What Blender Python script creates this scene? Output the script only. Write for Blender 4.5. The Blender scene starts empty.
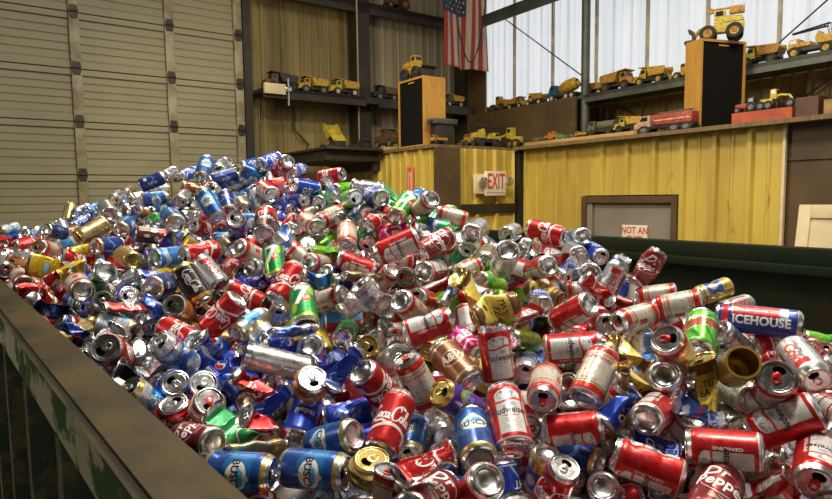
import bpy, bmesh, math, random
import numpy as np
from mathutils import Vector, Matrix, Quaternion
C = bpy.context.scene.collection
PI = math.pi
random.seed(5)

# ------------------------------------------------------------------ materials
class E:
    """a socket with arithmetic: builds Math nodes"""
    def __init__(s, nt, sock): s.nt, s.s = nt, sock
    def op(s, o, b=None, c=None):
        n = s.nt.nodes.new('ShaderNodeMath'); n.operation = o
        for i, v in enumerate((s, b, c)):
            if v is None: continue
            if isinstance(v, E): s.nt.links.new(v.s, n.inputs[i])
            else: n.inputs[i].default_value = v
        return E(s.nt, n.outputs[0])
    def __add__(s, b): return s.op('ADD', b)
    def __sub__(s, b): return s.op('SUBTRACT', b)
    def __mul__(s, b): return s.op('MULTIPLY', b)
    def lt(s, b): return s.op('LESS_THAN', b)
    def gt(s, b): return s.op('GREATER_THAN', b)
    def abs(s): return s.op('ABSOLUTE')
    def fract(s): return s.op('FRACT')
    def sin(s): return s.op('SINE')
    def min(s, b): return s.op('MINIMUM', b)
    def max(s, b): return s.op('MAXIMUM', b)

def new_mat(name, col=(.5,.5,.5), rough=.5, metal=0.0, coat=0.0):
    m = bpy.data.materials.new(name); m.use_nodes = True
    p = m.node_tree.nodes['Principled BSDF']
    p.inputs['Base Color'].default_value = (*col, 1)
    p.inputs['Roughness'].default_value = rough
    p.inputs['Metallic'].default_value = metal
    p.inputs['Coat Weight'].default_value = coat
    p.inputs['Coat Roughness'].default_value = .12
    return m, m.node_tree, p

def mixc(nt, fac, a, b):
    n = nt.nodes.new('ShaderNodeMix'); n.data_type = 'RGBA'
    for sock, v in ((n.inputs[0], fac), (n.inputs[6], a), (n.inputs[7], b)):
        if isinstance(v, E): nt.links.new(v.s, sock)
        elif isinstance(v, bpy.types.NodeSocket): nt.links.new(v, sock)
        elif isinstance(v, (int, float)): sock.default_value = v
        else: sock.default_value = (*v, 1)
    return n.outputs[2]

def noise(nt, scale, detail=4, coord='Object', rough=.6, stretch=None):
    tc = nt.nodes.new('ShaderNodeTexCoord'); n = nt.nodes.new('ShaderNodeTexNoise')
    n.inputs['Scale'].default_value = scale; n.inputs['Detail'].default_value = detail; n.inputs['Roughness'].default_value = rough
    src = tc.outputs[coord]
    if stretch:
        mp = nt.nodes.new('ShaderNodeMapping'); mp.inputs['Scale'].default_value = stretch
        nt.links.new(src, mp.inputs[0]); src = mp.outputs[0]
    nt.links.new(src, n.inputs['Vector'])
    return E(nt, n.outputs[0])

def ramp(nt, e, lo, hi):
    n = nt.nodes.new('ShaderNodeMapRange'); nt.links.new(e.s, n.inputs[0])
    n.inputs[1].default_value = lo; n.inputs[2].default_value = hi
    return E(nt, n.outputs[0])

def worn(name, c1, c2, scale=3, rough=.6, metal=0.0, lo=.4, hi=.62, stretch=None, bump=0, c3=None, coord='Object'):
    """a surface of two (or three) tones of wear"""
    m, nt, p = new_mat(name, c1, rough, metal)
    f = ramp(nt, noise(nt, scale, 6, coord, .65, stretch), lo, hi)
    col = mixc(nt, f, c1, c2)
    if c3:
        g = ramp(nt, noise(nt, scale*3.7, 6, coord, .7, stretch), .6, .68)
        col = mixc(nt, g, col, c3)
    nt.links.new(col, p.inputs['Base Color'])
    if bump:
        b = nt.nodes.new('ShaderNodeBump'); b.inputs['Strength'].default_value = bump; b.inputs['Distance'].default_value = .004
        nt.links.new(noise(nt, scale*9, 5, coord).s, b.inputs['Height']); nt.links.new(b.outputs[0], p.inputs['Normal'])
    return m

# printed can sides: shapes in millimetres around (X, 0 = middle of the label) and up (Y) the can
def can_mat(name, base, layers=(), metal=.45, rough=.3, coat=.18):
    m, nt, p = new_mat(name, base, rough, metal, coat)
    uv = nt.nodes.new('ShaderNodeUVMap'); sp = nt.nodes.new('ShaderNodeSeparateXYZ')
    nt.links.new(uv.outputs[0], sp.inputs[0])
    U, V = E(nt, sp.outputs[0]), E(nt, sp.outputs[1])
    X = ((U*2 + .5).fract() - .5)*103.67; Y = V*122.0
    col = None; mt = None
    for L in layers:
        k, a, c = L[0], L[1], L[2]
        if k == 'band': mask = Y.gt(a[0])*Y.lt(a[1])
        elif k == 'rect': mask = (X-a[0]).abs().lt(a[2])*(Y-a[1]).abs().lt(a[3])
        elif k == 'ell':
            dx = (X-a[0])*(1/a[2]); dy = (Y-a[1])*(1/a[3]); mask = (dx*dx+dy*dy).lt(1.0)
        elif k == 'wave':   # below a wavy line
            mask = Y.lt((X*(2*PI/a[2]) + a[3]).sin()*a[1] + a[0])
            if len(a) > 4: mask = mask*Y.gt((X*(2*PI/a[2]) + a[3]).sin()*a[1] + a[4])
        elif k == 'globe':  # lower part of a round emblem under a wave
            dx = (X-a[0])*(1/a[2]); dy = (Y-a[1])*(1/a[2])
            mask = (dx*dx+dy*dy).lt(1.0)*Y.lt((X*(PI/a[2])).sin()*a[4] + (a[1]+a[3]))
        elif k == 'tri':    # mountain
            mask = Y.gt(a[1])*((X-a[0]).abs()*a[2] + Y).lt(a[3])
        elif k == 'bars':   # rows of print
            mask = (X-a[0]).abs().lt(a[2])*(Y-a[1]).abs().lt(a[3])*((Y*(1/a[4])).fract().lt(.45))*((X*.21+Y*.37).sin().gt(-.75))
        elif k == 'vbars':
            mask = (X-a[0]).abs().lt(a[2])*(Y-a[1]).abs().lt(a[3])*((X*(1/a[4])).fract().lt(.45))
        elif k == 'diag':
            mask = ((X*a[0]+Y*a[1])*(1/a[2])).fract().lt(a[3])*Y.gt(a[4])*Y.lt(a[5])
        elif k == 'eblot':
            dx = (X-a[0])*(1/a[2]); dy = (Y-a[1])*(1/a[3]); mask = (dx*dx+dy*dy).lt(1.0)*noise(nt, a[4], 3, 'Object').gt(a[5])
        elif k == 'blot':
            f = noise(nt, a[0], 3, 'Object'); mask = f.gt(a[1])*Y.gt(a[2])*Y.lt(a[3])
        prev = col if col is not None else base
        col = mixc(nt, mask, prev, c)
        if len(L) > 3:
            pm = mt if mt is not None else metal
            n = nt.nodes.new('ShaderNodeMix'); nt.links.new(mask.s, n.inputs[0])
            if isinstance(pm, bpy.types.NodeSocket): nt.links.new(pm, n.inputs[2])
            else: n.inputs[2].default_value = pm
            n.inputs[3].default_value = L[3]; mt = n.outputs[0]
    f = ramp(nt, noise(nt, 45, 4), .3, .75)     # grime
    src = col if col is not None else base
    col = mixc(nt, f*.22, src, (.12,.10,.08))
    nt.links.new(col, p.inputs['Base Color'])
    if mt is not None: nt.links.new(mt, p.inputs['Metallic'])
    r = ramp(nt, noise(nt, 60, 3), .3, .7)
    nt.links.new((r*.18 + (rough-.06)).s, p.inputs['Roughness'])
    return m

RED=(.53,.007,.010); WHITE=(.70,.69,.66); CREAM=(.58,.54,.46); SILVER=(.72,.73,.74); GOLD=(.62,.44,.12)
BLUE=(.008,.06,.45); NAVY=(.012,.025,.16); SKY=(.022,.19,.50); BLACK=(.012,.012,.014); MAROON=(.20,.012,.016)
GREEN=(.012,.27,.06); LIME=(.20,.58,.03)
def S(*a): return a
DESIGN = {}   # code: (material, texts)  text = (string, X, Y, height, rotation, shear, bold, ink, x-stretch)
MT = {}
def design(code, name, base, layers=(), texts=(), **kw):
    MT[code] = can_mat(name, base, layers, **kw); DESIGN[code] = texts
gold_ends = [('band',(0,11),GOLD,.75),('band',(108,122),GOLD,.75)]
silv_ends = [('band',(0,5.5),SILVER,.95),('band',(112,122),SILVER,.95)]
design('BUD','red_beer_print',RED,[('rect',(0,52,23.5,35),(.62,.58,.54),.15),('rect',(0,52,22,33.5),(.63,.61,.57),.1),('ell',(0,90,24,12),(.72,.70,.67),.1),('eblot',(0,90,21,10,95,.50),(.25,.30,.40),.2),('ell',(0,88,5,6),(.70,.68,.64),.1),
   ('wave',(81,2.5,60,0,77),(.58,.03,.03)),('eblot',(0,72,15,5,110,.53),(.30,.33,.40)),('bars',(0,34,15,11,4.2),(.42,.40,.40),.05),('rect',(29.5,56,2.4,34),(.60,.02,.02)),('band',(6.5,10),(.7,.65,.6))]+silv_ends,
   [('Budweiser',0,54,12.5,0,.08,.5,'ink',.80),('GENUINE',31.5,56,5.2,90,0,.2,'white',1.5),('KING OF BEERS',0,48,3.0,0,0,.1,'red',1)],metal=.45)
design('BUDW','white_beer_print',CREAM,[('band',(8,22),RED,.3),('band',(22,24.5),GOLD,.7),('band',(25.5,28),(.10,.16,.06)),('band',(98,113),RED,.3),('band',(94,96.5),GOLD,.7),('band',(91,93),(.10,.16,.06)),
   ('blot',(70,.60,36,58),(.22,.17,.12)),('bars',(0,70,22,7,3.0),(.45,.40,.36)),('rect',(-32,62,7,12),(.55,.05,.04))]+silv_ends,
   [('Budweiser',0,80,11,0,.15,.3,'red',.95),('GENUINE',0,30.5,4.5,0,0,.1,'red',1.2)],metal=.25)
busch_art=[('wave',(46,5,51.8,.6),(.012,.07,.30)),('band',(92,122),(.012,.09,.34)),('ell',(0,66,26,19),(.80,.80,.77),.1),('tri',(3,66,1.25,92),(.10,.42,.72)),('tri',(3,78,1.25,92),WHITE,.1),('ell',(0,58,22,9),(.82,.81,.77),.1),('ell',(0,49,4,3),GOLD,.6)]
design('BUSCH','blue_beer_print',SKY,busch_art+gold_ends+[('band',(0,4),SILVER,.95),('band',(115,122),SILVER,.95)],[('BUSCH',0,57,13.5,0,0,.45,'black',.95)])
design('BLGT','pale_blue_beer_print',(.62,.66,.70),[('band',(32,86),(.05,.33,.66)),('rect',(0,60,23,24),(.70,.72,.74)),('tri',(6,66,1.6,88),(.08,.30,.62)),('wave',(34,4,51.8,0),(.55,.62,.72))]+gold_ends,
   [('BUSCH',0,53,14,0,0,.4,'black',.95)],metal=.5)
design('NATB','navy_beer_print',(.012,.04,.24),[('wave',(60,7,51.8,1.2,48),(.10,.22,.60)),('bars',(0,76,16,8,4.5),(.7,.72,.76))]+gold_ends)
coke_wave=[('wave',(40,6,103.67,1.0,34),(.78,.77,.75),.2)]
design('COKE','red_cola_print',(.52,.007,.009),coke_wave+silv_ends+[('rect',(44,24,5,8),(.75,.75,.75))],[('@COLA',0,64,34,0,0,0,'white',.92)])
design('BLKG','black_cola_print',BLACK,[('band',(4,14),GOLD,.75),('band',(104,116),GOLD,.75),('rect',(34,24,5,8),(.7,.7,.7))],[('@COLA',0,60,27,90,0,0,'grey',.95)])
design('BLACK','plain_black_cola_print',BLACK,[('band',(0,6),SILVER,.9)],[('@COLA',0,62,30,0,0,0,'grey',.95)])
design('PEPSI','royal_blue_cola_print',(.006,.04,.40),[('ell',(0,84,16.5,16.5),(.82,.82,.82),.05),('ell',(0,84,15.5,15.5),(.66,.012,.02)),('globe',(0,84,15.5,3,5),(.82,.82,.82),.05),('globe',(0,84,15.5,-4.5,5),(.02,.10,.62)),
   ('vbars',(52,70,14,12,2.0),(.72,.76,.82)),('bars',(52,42,15,10,3),(.45,.60,.82)),('bars',(-52,62,15,34,3.2),(.50,.64,.85))]+silv_ends,[('pepsi',0,50,14,0,0,.35,'white',1.05)])
design('BUDL','blue_light_beer_print',(.008,.06,.46),[('diag',(1,.7,40,.16,14,40),(.55,.62,.75)),('band',(10,13),(.7,.72,.76))]+silv_ends,[('BUD',0,68,20,0,.12,.5,'white',1.0),('LIGHT',0,46,17,0,.12,.5,'white',.95)])
design('BLSV','silver_blue_beer_print',(.66,.68,.71),[('wave',(58,10,51.8,.4,36),(.05,.18,.58)),('blot',(38,.55,20,100),(.10,.25,.62)),('band',(100,104),(.5,.05,.05))],[('Light',0,70,14,0,.2,.4,'blue',1)],metal=.7)
design('DRP','maroon_soda_print',MAROON,[('ell',(0,66,33,30),(.70,.66,.62)),('ell',(0,66,31.5,28.5),(.24,.010,.014)),('bars',(0,27,10,6,3),(.6,.55,.5))]+silv_ends,[('Dr',-13,75,22,8,.25,.5,'white',1),('Pepper',2,53,22,8,.25,.5,'white',.85)])
design('CHRY','dark_cherry_soda_print',(.05,.010,.014),[('wave',(120,8,51.8,0,74),RED),('ell',(-20,84,9,9),(.5,.02,.03))]+silv_ends,[('Dr',-14,70,19,10,.2,.5,'white',1),('Pepper',2,50,19,10,.2,.5,'white',.85)])
design('SEVEN','green_lemon_soda_print',GREEN,[('ell',(-24,40,9,16),(.50,.62,.05)),('ell',(26,92,8,14),(.42,.58,.06)),('ell',(-27,88,6,9),(.08,.45,.10)),('wave',(16,4,51.8,0),(.45,.60,.08)),('ell',(9,66,12.5,12.5),(.72,.06,.015))]+silv_ends,
   [('7',-6,50,56,0,.1,.6,'white',1.0),('UP',10,62,9,0,0,.4,'white',1)])
design('GREEN','green_soda_print',(.015,.30,.08),[('wave',(60,14,51.8,.8,40),(.10,.50,.14)),('wave',(36,14,51.8,.8,29),(.72,.75,.72)),('ell',(16,88,9,9),(.45,.62,.06))]+silv_ends)
design('LIME','lime_soda_print',LIME,[('wave',(44,12,51.8,.3,26),(.05,.36,.05)),('diag',(1,.5,22,.22,60,104),(.40,.70,.10))]+silv_ends)
design('DEWG','bright_green_soda_print',(.12,.52,.03),[('diag',(1,.6,33,.30,10,60),(.02,.26,.03)),('diag',(.6,-1,45,.2,60,112),(.03,.32,.04)),('wave',(82,6,103.67,0,54),(.76,.76,.74)),('wave',(80,6,103.67,0,56),(.03,.20,.03))]+silv_ends,
   [('Mtn',-16,78,13,10,.2,.5,'white',1),('DEW',0,55,24,8,.2,.9,'red',1.1)])
design('ROOT','brown_root_beer_print',(.30,.13,.06),[('ell',(0,62,25,18),(.70,.60,.45)),('ell',(0,62,23,16),(.22,.08,.035)),('band',(16,20),(.68,.55,.38)),('band',(102,106),(.68,.55,.38))]+silv_ends,[('A&W',0,54,19,-12,.1,.6,'cream',.9)],metal=.55)
design('CHOC','brown_splash_soda_print',(.11,.045,.025),[('wave',(122,9,51.8,0,92),RED),('ell',(-22,66,10,12),(.72,.66,.6)),('ell',(14,78,12,9),(.75,.70,.64)),('ell',(4,42,7,11),(.7,.62,.55)),('ell',(-12,90,6,6),(.6,.05,.04))]+silv_ends)
design('TWT','yellow_brown_tea_print',(.66,.48,.07),[('band',(0,26),(.13,.055,.015)),('band',(96,122),(.16,.07,.02)),('wave',(30,5,51.8,0,24),(.70,.55,.16)),('ell',(0,36,8,6),(.13,.06,.015)),('bars',(36,60,9,22,4),(.2,.12,.04))]+[('band',(0,4),GOLD,.8)],
   [('TWISTED',0,72,13,0,0,.5,'black',.95),('TEA',0,56,13,0,0,.5,'black',1.05),('HARD ICED TEA',0,46,6,0,0,.3,'black',1)],metal=.2)
design('DIET','silver_diet_print',(.60,.61,.62),[('rect',(0,92,15,8),(.55,.03,.03)),('rect',(30,60,3,34),(.55,.04,.04)),('bars',(40,60,8,26,4),(.25,.25,.27)),('blot',(60,.62,30,80),(.28,.24,.22))]+silv_ends,[('Diet',0,66,13,90,.2,.3,'dark',1),('Coke',14,62,22,90,.2,.35,'red',1)],metal=.75)
design('PALE','pale_leaf_print',(.66,.68,.62),[('blot',(40,.56,14,90),(.20,.42,.14)),('band',(96,99),(.45,.5,.4)),('bars',(0,50,12,14,4),(.4,.42,.38))]+silv_ends,metal=.5)
design('GBLU','gold_blue_beer_print',(.58,.44,.10),[('rect',(0,64,26,26),(.03,.07,.36)),('rect',(0,64,24,24),(.05,.11,.46)),('ell',(0,66,13,13),(.70,.62,.36)),('band',(100,104),(.05,.08,.3)),('bars',(0,30,20,6,4),(.25,.16,.04))],metal=.5)
design('PURP','purple_grape_print',(.085,.03,.36),[('wave',(60,30,103.67,1.2,46),(.35,.45,.05)),('wave',(46,30,103.67,1.2,36),(.05,.30,.45)),('bars',(-4,66,18,18,6),(.62,.60,.72))]+[('band',(0,5),GOLD,.8),('band',(110,122),GOLD,.8)])
design('PINK','pink_cola_print',(.72,.015,.20),[('wave',(36,5,51.8,0,28),(.80,.70,.72))]+silv_ends,[('TaB',0,52,34,0,.1,.9,'white',1)])
design('LBRD','sky_and_red_print',(.09,.36,.72),[('rect',(24,61,22,70),(.60,.02,.06)),('ell',(-26,90,3,3),WHITE),('ell',(30,40,3,3),WHITE),('ell',(18,86,3,3),WHITE)]+silv_ends,[('UTAH',-2,52,26,0,0,.7,'white',.85)])
design('LBLU','plain_sky_blue_print',(.035,.22,.60),[('wave',(40,5,51.8,0,20),(.5,.62,.78)),('bars',(0,70,18,12,5),(.55,.68,.82))]+silv_ends)
design('GRBL','green_blue_soda_print',(.03,.42,.10),[('wave',(74,10,103.67,.5,34),(.02,.16,.58)),('ell',(30,96,10,10),(.45,.62,.08))]+silv_ends,[('Sprite',0,46,19,6,.25,.4,'white',1)])
design('ICEH','red_blue_tall_print',(.018,.05,.30),[('rect',(14,66,19,34),(.66,.67,.7),.6),('rect',(14,66,17.5,33),(.56,.03,.035)),('rect',(14,26,19,5),(.60,.62,.66),.5),('ell',(14,94,6,5),(.6,.25,.05)),('band',(104,114),(.58,.03,.035)),('band',(0,9),SILVER,.9)],
   [('ICEHOUSE',-21,58,19,-90,0,.8,'white',.62),('EDGE',9,66,12,-90,0,.5,'navy',1)])
design('GOLD','plain_gold_print',(.55,.40,.15),[('bars',(0,64,18,18,7),(.22,.13,.04)),('band',(14,17),(.25,.15,.05))],metal=.75)
design('SILV','bare_silver_print',(.66,.67,.68),[('blot',(50,.60,16,100),(.42,.43,.46)),('band',(20,23),(.5,.08,.07)),('bars',(0,62,18,20,6),(.40,.42,.48))],metal=.85,rough=.26)
design('SILG','silver_gold_print',(.32,.28,.20),[('band',(14,24),GOLD,.8),('band',(92,102),GOLD,.8),('bars',(0,58,18,16,6),(.25,.2,.12))],metal=.7)
design('BWHT','blue_white_print',(.50,.53,.60),[('blot',(32,.44,8,112),(.04,.10,.42)),('band',(60,66),(.5,.03,.04))])
design('NAVY','navy_print',(.012,.028,.17),[('wave',(64,12,51.8,.7,54),(.05,.18,.48)),('rect',(0,34,10,7),(.62,.64,.68)),('bars',(30,60,9,20,5),(.4,.45,.55))]+silv_ends)
design('YELL','yellow_fruit_print',(.72,.48,.02),[('ell',(0,62,20,15),(.20,.30,.10)),('ell',(0,62,16,11),(.30,.50,.66)),('ell',(-30,60,5,9),(.12,.25,.04)),('ell',(30,72,5,8),(.12,.25,.04)),('ell',(20,36,6,4),(.1,.22,.04))]+silv_ends)
design('ORNG','orange_print',(.62,.20,.03),[('blot',(40,.56,10,112),(.20,.07,.02)),('bars',(0,60,18,16,6),(.68,.55,.4))]+silv_ends)
design('OLIV','olive_green_print',(.16,.20,.02),[('blot',(34,.54,10,112),(.28,.32,.05))]+silv_ends)
design('PLAIN','unprinted_aluminium',(.66,.66,.66),metal=.92,rough=.3,coat=0)

INK = {k: new_mat('ink_'+k, c, .35, .05, .3)[0] for k, c in dict(white=(.82,.81,.79),black=(.012,.012,.012),red=(.58,.012,.015),blue=(.03,.05,.20),grey=(.50,.50,.50),cream=(.75,.66,.50),dark=(.10,.10,.11),navy=(.03,.02,.09),ink=(.025,.028,.075)).items()}
ALU, _nt, _p = new_mat('can_end_aluminium', (.70,.70,.71), .22, 1.0)
_r = ramp(_nt, noise(_nt, 40, 4), .3, .7); _nt.links.new((_r*.2 + .15).s, _p.inputs['Roughness'])
ALU_GOLD = new_mat('can_end_gold', (.66,.48,.16), .24, .92)[0]
TAB = {'red': new_mat('tab_red', (.62,.03,.015), .3, .55)[0], 'silver': new_mat('tab_silver', (.7,.7,.7), .25, .95)[0], 'gold': ALU_GOLD, 'dark': new_mat('tab_dark', (.03,.06,.05), .35, .5)[0]}
LINING_GOLD = new_mat('can_lining_gold', (.50,.33,.05), .35, .6)[0]

# ------------------------------------------------------------------ can geometry (millimetres)
def tri(x): return np.abs(((x/(2*PI)) % 1.0) - .5)*4 - 1
def deform(P, st, sd):
    P = np.array(P, float)
    if len(P) == 0: return P
    r_ = random.Random(sd*77 + ord(st)*13 + 3)
    x, y, z = P[:,0].copy(), P[:,1].copy(), P[:,2].copy()
    th = np.arctan2(y, x); r = np.hypot(x, y)
    env = np.clip(np.sin(PI*np.clip(z,0,122)/122), 0, 1)
    f = r/33.0
    if st == 'd':
        for k in range(3):
            t0 = r_.uniform(-PI, PI); z0 = r_.uniform(22, 100); dp = r_.uniform(4, 10.5); s1 = r_.uniform(.35, .75); s2 = r_.uniform(7, 17); sl = r_.uniform(-.012, .012)
            dt = (th - t0 - sl*(z-z0) + PI) % (2*PI) - PI
            r = r - f*dp*np.exp(-(np.abs(dt/s1)**1.6 + np.abs((z-z0)/s2)**1.6))
        x, y = r*np.cos(th), r*np.sin(th); x = x + r_.uniform(-3.5, 3.5)*env
        z = 61 + (z-61)*.98
    elif st == 'c':
        x, y = r*np.cos(th + r_.uniform(-.5, .5)*(z-61)/61), r*np.sin(th + r_.uniform(-.5, .5)*(z-61)/61)
        for k in range(9):                       # flat creased facets
            ph = r_.uniform(-PI, PI); ti = r_.uniform(-.55, .55); z0 = r_.uniform(20, 102); d = r_.uniform(17, 27)
            nx, ny, nz = math.cos(ph)*math.cos(ti), math.sin(ph)*math.cos(ti), math.sin(ti)
            ex = np.maximum(0, x*nx + y*ny + (z-z0)*nz - d)*np.clip(env*2.2, 0, 1)
            x, y, z = x-ex*nx*1.3, y-ex*ny*1.3, z-ex*nz*.6
        a0 = r_.uniform(0, PI); fl = r_.uniform(.6, .85)
        u, v = x*math.cos(a0)+y*math.sin(a0), (-x*math.sin(a0)+y*math.cos(a0))*(1-(1-fl)*(.35+.65*env)); u = u*1.08
        x, y = u*math.cos(a0)-v*math.sin(a0), u*math.sin(a0)+v*math.cos(a0)
        b = r_.uniform(-14, 14); x = x + b*np.abs(np.clip((z-50)/60, -1, 1)); tl = r_.uniform(-.3, .3)
        z = 61 + (z-61)*.82 + tl*x*np.clip((z-61)/61, -1, 1)
    elif st == 'p':
        zc = r_.uniform(52, 72); e = np.exp(-((z-zc)/25.0)**2)
        r = r*(1 - .10*e*tri(th*3 + z*.15))
        a0 = r_.uniform(-.5, .5); th = th + r_.uniform(.4, .8)*np.tanh((z-zc)/22)
        x, y = r*np.cos(th), r*np.sin(th)
        x, y = x*(1-.72*e), y*(1+.28*e)
        for k in range(5):
            ph = r_.uniform(-PI, PI); ti = r_.uniform(-.4, .4); z0 = r_.uniform(30, 92); d = r_.uniform(17, 26)
            nx, ny, nz = math.cos(ph)*math.cos(ti), math.sin(ph)*math.cos(ti), math.sin(ti)
            ex = np.maximum(0, x*nx + y*ny + (z-z0)*nz - d)*np.clip(env*2.2, 0, 1); x, y = x-ex*nx*1.2, y-ex*ny*1.2
        x = x + r_.uniform(-.25, .25)*np.abs(z-zc); z = 61 + (z-61)*.95
    elif st == 'k':
        ph = r_.uniform(0, 6); e = env**.5
        r = r + f*e*(3.2*np.sin(z*.16 + ph) + 2.2*tri(th*4 + z*.1 + ph))
        x, y = r*np.cos(th), r*np.sin(th)
        z = 61 + (z-61)*.34 + r_.uniform(-.16, .16)*x*(z/122-.5)*2 + r_.uniform(-.1, .1)*y
        x = x + r_.uniform(-8, 8)*(z-61)/40
    elif st == 'f':
        ph = r_.uniform(0, 6)
        x, y = r*np.cos(th), r*np.sin(th)
        x = x*(.36+.10*(1-env)) + 2.5*tri(z*.13 + ph + y*.05)*env; y = y*1.28
        y = y + 5*np.sin(z*.03 + ph); z = 61 + (z-61)*.95
    return np.stack([x, y, z], 1)

SIDE = [(29.5,3.2),(31.6,6),(32.8,9.5),(33,13)] + [(33, 13+k*(104-13)/15) for k in range(1,16)] + [(32.4,107.5),(30.8,111.5),(28.9,115),(27.3,118.3)]
SIDE_FINE = [(29.5,3.2),(31.6,6),(32.8,9.5)] + [(33, 12+k*(104-12)/34) for k in range(35)] + [(32.4,107.5),(30.8,111.5),(28.9,115),(27.3,118.3)]
def revolve(prof, n, caps=(False, False)):
    """rings of verts, quads with u,v"""
    V, F, UV = [], [], []
    for r, z in prof:
        for k in range(n+1):
            t = -PI + 2*PI*k/n
            V.append((r*math.cos(t), r*math.sin(t), z)); UV.append((k/n, z/122))
    for i in range(len(prof)-1):
        for k in range(n):
            a = i*(n+1)+k
            F.append((a, a+1, a+n+2, a+n+1))
    return V, F, UV

TEXT2D = {}
def cola_script():
    """flowing hand-lettered cola script as ribbons, about 100 wide and 40 high"""
    strokes = [
      [(22,27),(20,33),(13,35),(5,29),(1,17),(3,6),(10,1),(18,5),(22,12)],
      [(30,4),(25,7),(25,14),(30,17),(34,13),(33,6),(29,4),(33,10),(38,15),(41,14)],
      [(49,13),(46,17),(41,14),(39,8),(41,4),(46,4),(50,9)],
      [(58,13),(54,17),(50,12),(50,6),(53,3),(57,7),(60,16),(58,7),(60,3),(64,6)],
      [(64,10),(69,10)],
      [(90,27),(88,33),(81,35),(73,29),(69,17),(71,6),(78,1),(86,4),(90,10)],
      [(98,4),(93,7),(93,14),(98,17),(102,13),(101,6),(97,4),(101,10),(106,15)],
      [(106,8),(112,22),(114,32),(111,35),(108,28),(107,12),(109,4),(113,5),(116,9)],
      [(124,13),(120,17),(116,12),(116,6),(119,3),(123,7),(126,16),(124,7),(126,3),(131,8)],
      [(10,1),(22,-7),(40,-4),(58,-9),(76,-4),(60,-6),(42,-1),(24,-3),(10,1)],
      [(78,35),(92,40),(104,34),(92,36),(78,35)],
    ]
    V, F = [], []
    for st in strokes:
        P = [Vector(p) for p in st]; Q = []
        for i in range(len(P)-1):
            a = P[max(i-1,0)]; b = P[i]; c = P[i+1]; d = P[min(i+2,len(P)-1)]
            for k in range(5):
                t = k/5
                Q.append(.5*((2*b)+(c-a)*t+(2*a-5*b+4*c-d)*t*t+(3*b-3*c+d-a)*t**3))
        Q.append(P[-1]); n = len(Q); s = len(V)
        for i, q in enumerate(Q):
            d = (Q[min(i+1,n-1)]-Q[max(i-1,0)])
            d = d.normalized() if d.length > 1e-6 else Vector((1,0))
            w = 1.0 + 1.7*abs(d.y)
            if len(st) == 2: w = 1.2
            w *= .45 + .55*math.sin(PI*min(1,max(0,(i+.8)/(n+.6))))**.5
            nn = Vector((-d.y, d.x))*w
            V += [(q.x+nn.x, q.y+nn.y), (q.x-nn.x, q.y-nn.y)]
        F += [(s+2*i, s+2*i+1, s+2*i+3, s+2*i+2) for i in range(n-1)]
    V = [((x-65)/131, y/40) for x, y in V]       # about 1 wide; heights in 40ths
    return V, F

def text2d(string, bold=0.0):
    """triangulated letters, height 1 = capital height, centred in x"""
    key = (string, bold)
    if key in TEXT2D: return TEXT2D[key]
    if string == '@COLA':
        V, F = cola_script(); TEXT2D[key] = (V, F); return V, F
    cu = bpy.data.curves.new('t', 'FONT'); cu.body = string; cu.align_x = 'CENTER'; cu.resolution_u = 3
    cu.offset = bold*.045; cu.space_character = 1 + bold*.06
    ob = bpy.data.objects.new('t', cu); C.objects.link(ob)
    dg = bpy.context.evaluated_depsgraph_get()
    me = bpy.data.meshes.new_from_object(ob.evaluated_get(dg))
    V = [(v.co.x/.70, v.co.y/.70) for v in me.vertices]; F = [tuple(p.vertices) for p in me.polygons]
    bpy.data.objects.remove(ob); bpy.data.meshes.remove(me); bpy.data.curves.remove(cu)
    TEXT2D[key] = (V, F)
    return V, F

def cut_strips(V, F, step):
    """cut a flat mesh into vertical strips so that it bends round a can"""
    bm = bmesh.new(); vs = [bm.verts.new((x, y, 0)) for x, y in V]
    for f in F:
        try: bm.faces.new([vs[i] for i in f])
        except ValueError: pass
    xs = [v[0] for v in V]; x = min(xs) + step
    while x < max(xs):
        bmesh.ops.bisect_plane(bm, geom=bm.verts[:]+bm.edges[:]+bm.faces[:], plane_co=(x,0,0), plane_no=(1,0,0)); x += step
    ys = [v[1] for v in V]; y = min(ys) + step*1.6
    while y < max(ys):
        bmesh.ops.bisect_plane(bm, geom=bm.verts[:]+bm.edges[:]+bm.faces[:], plane_co=(0,y,0), plane_no=(0,1,0)); y += step*1.6
    bm.verts.index_update()
    out = [tuple(v.co) for v in bm.verts], [tuple(v.index for v in f.verts) for f in bm.faces]
    bm.free(); return out

def label_text(code):
    """all letters of a design on the undeformed can: verts, faces, ink names"""
    V, F, M = [], [], []
    for (s, X, Y, h, rot, shear, bold, ink, st) in DESIGN[code]:
        v2, f2 = text2d(s, bold)
        sx = 92.0*h/34 if s == '@COLA' else h
        pts = []
        ca, sa = math.cos(math.radians(rot)), math.sin(math.radians(rot))
        for x, y in v2:
            if s == '@COLA': px, py = x*sx*st, (y-.42)*h
            else: px, py = (x + y*shear)*h*st, y*h
            pts.append((X + px*ca - py*sa, Y + px*sa + py*ca))
        p3, f3 = cut_strips(pts, f2, 4.0)
        for half in (0, PI):
            b = len(V)
            for x, y, _z in p3:
                t = x/33 + half; yy = min(max(y, 10), 106)
                V.append((33.28*math.cos(t), 33.28*math.sin(t), yy))
            F += [tuple(b+i for i in f) for f in f3]; M += [ink]*len(f3)
    return V, F, M

def finish(me, ang=None):
    me.polygons.foreach_set('use_smooth', [True]*len(me.polygons))
    if ang: me.set_sharp_from_angle(angle=math.radians(ang))
    me.update(); return me

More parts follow.
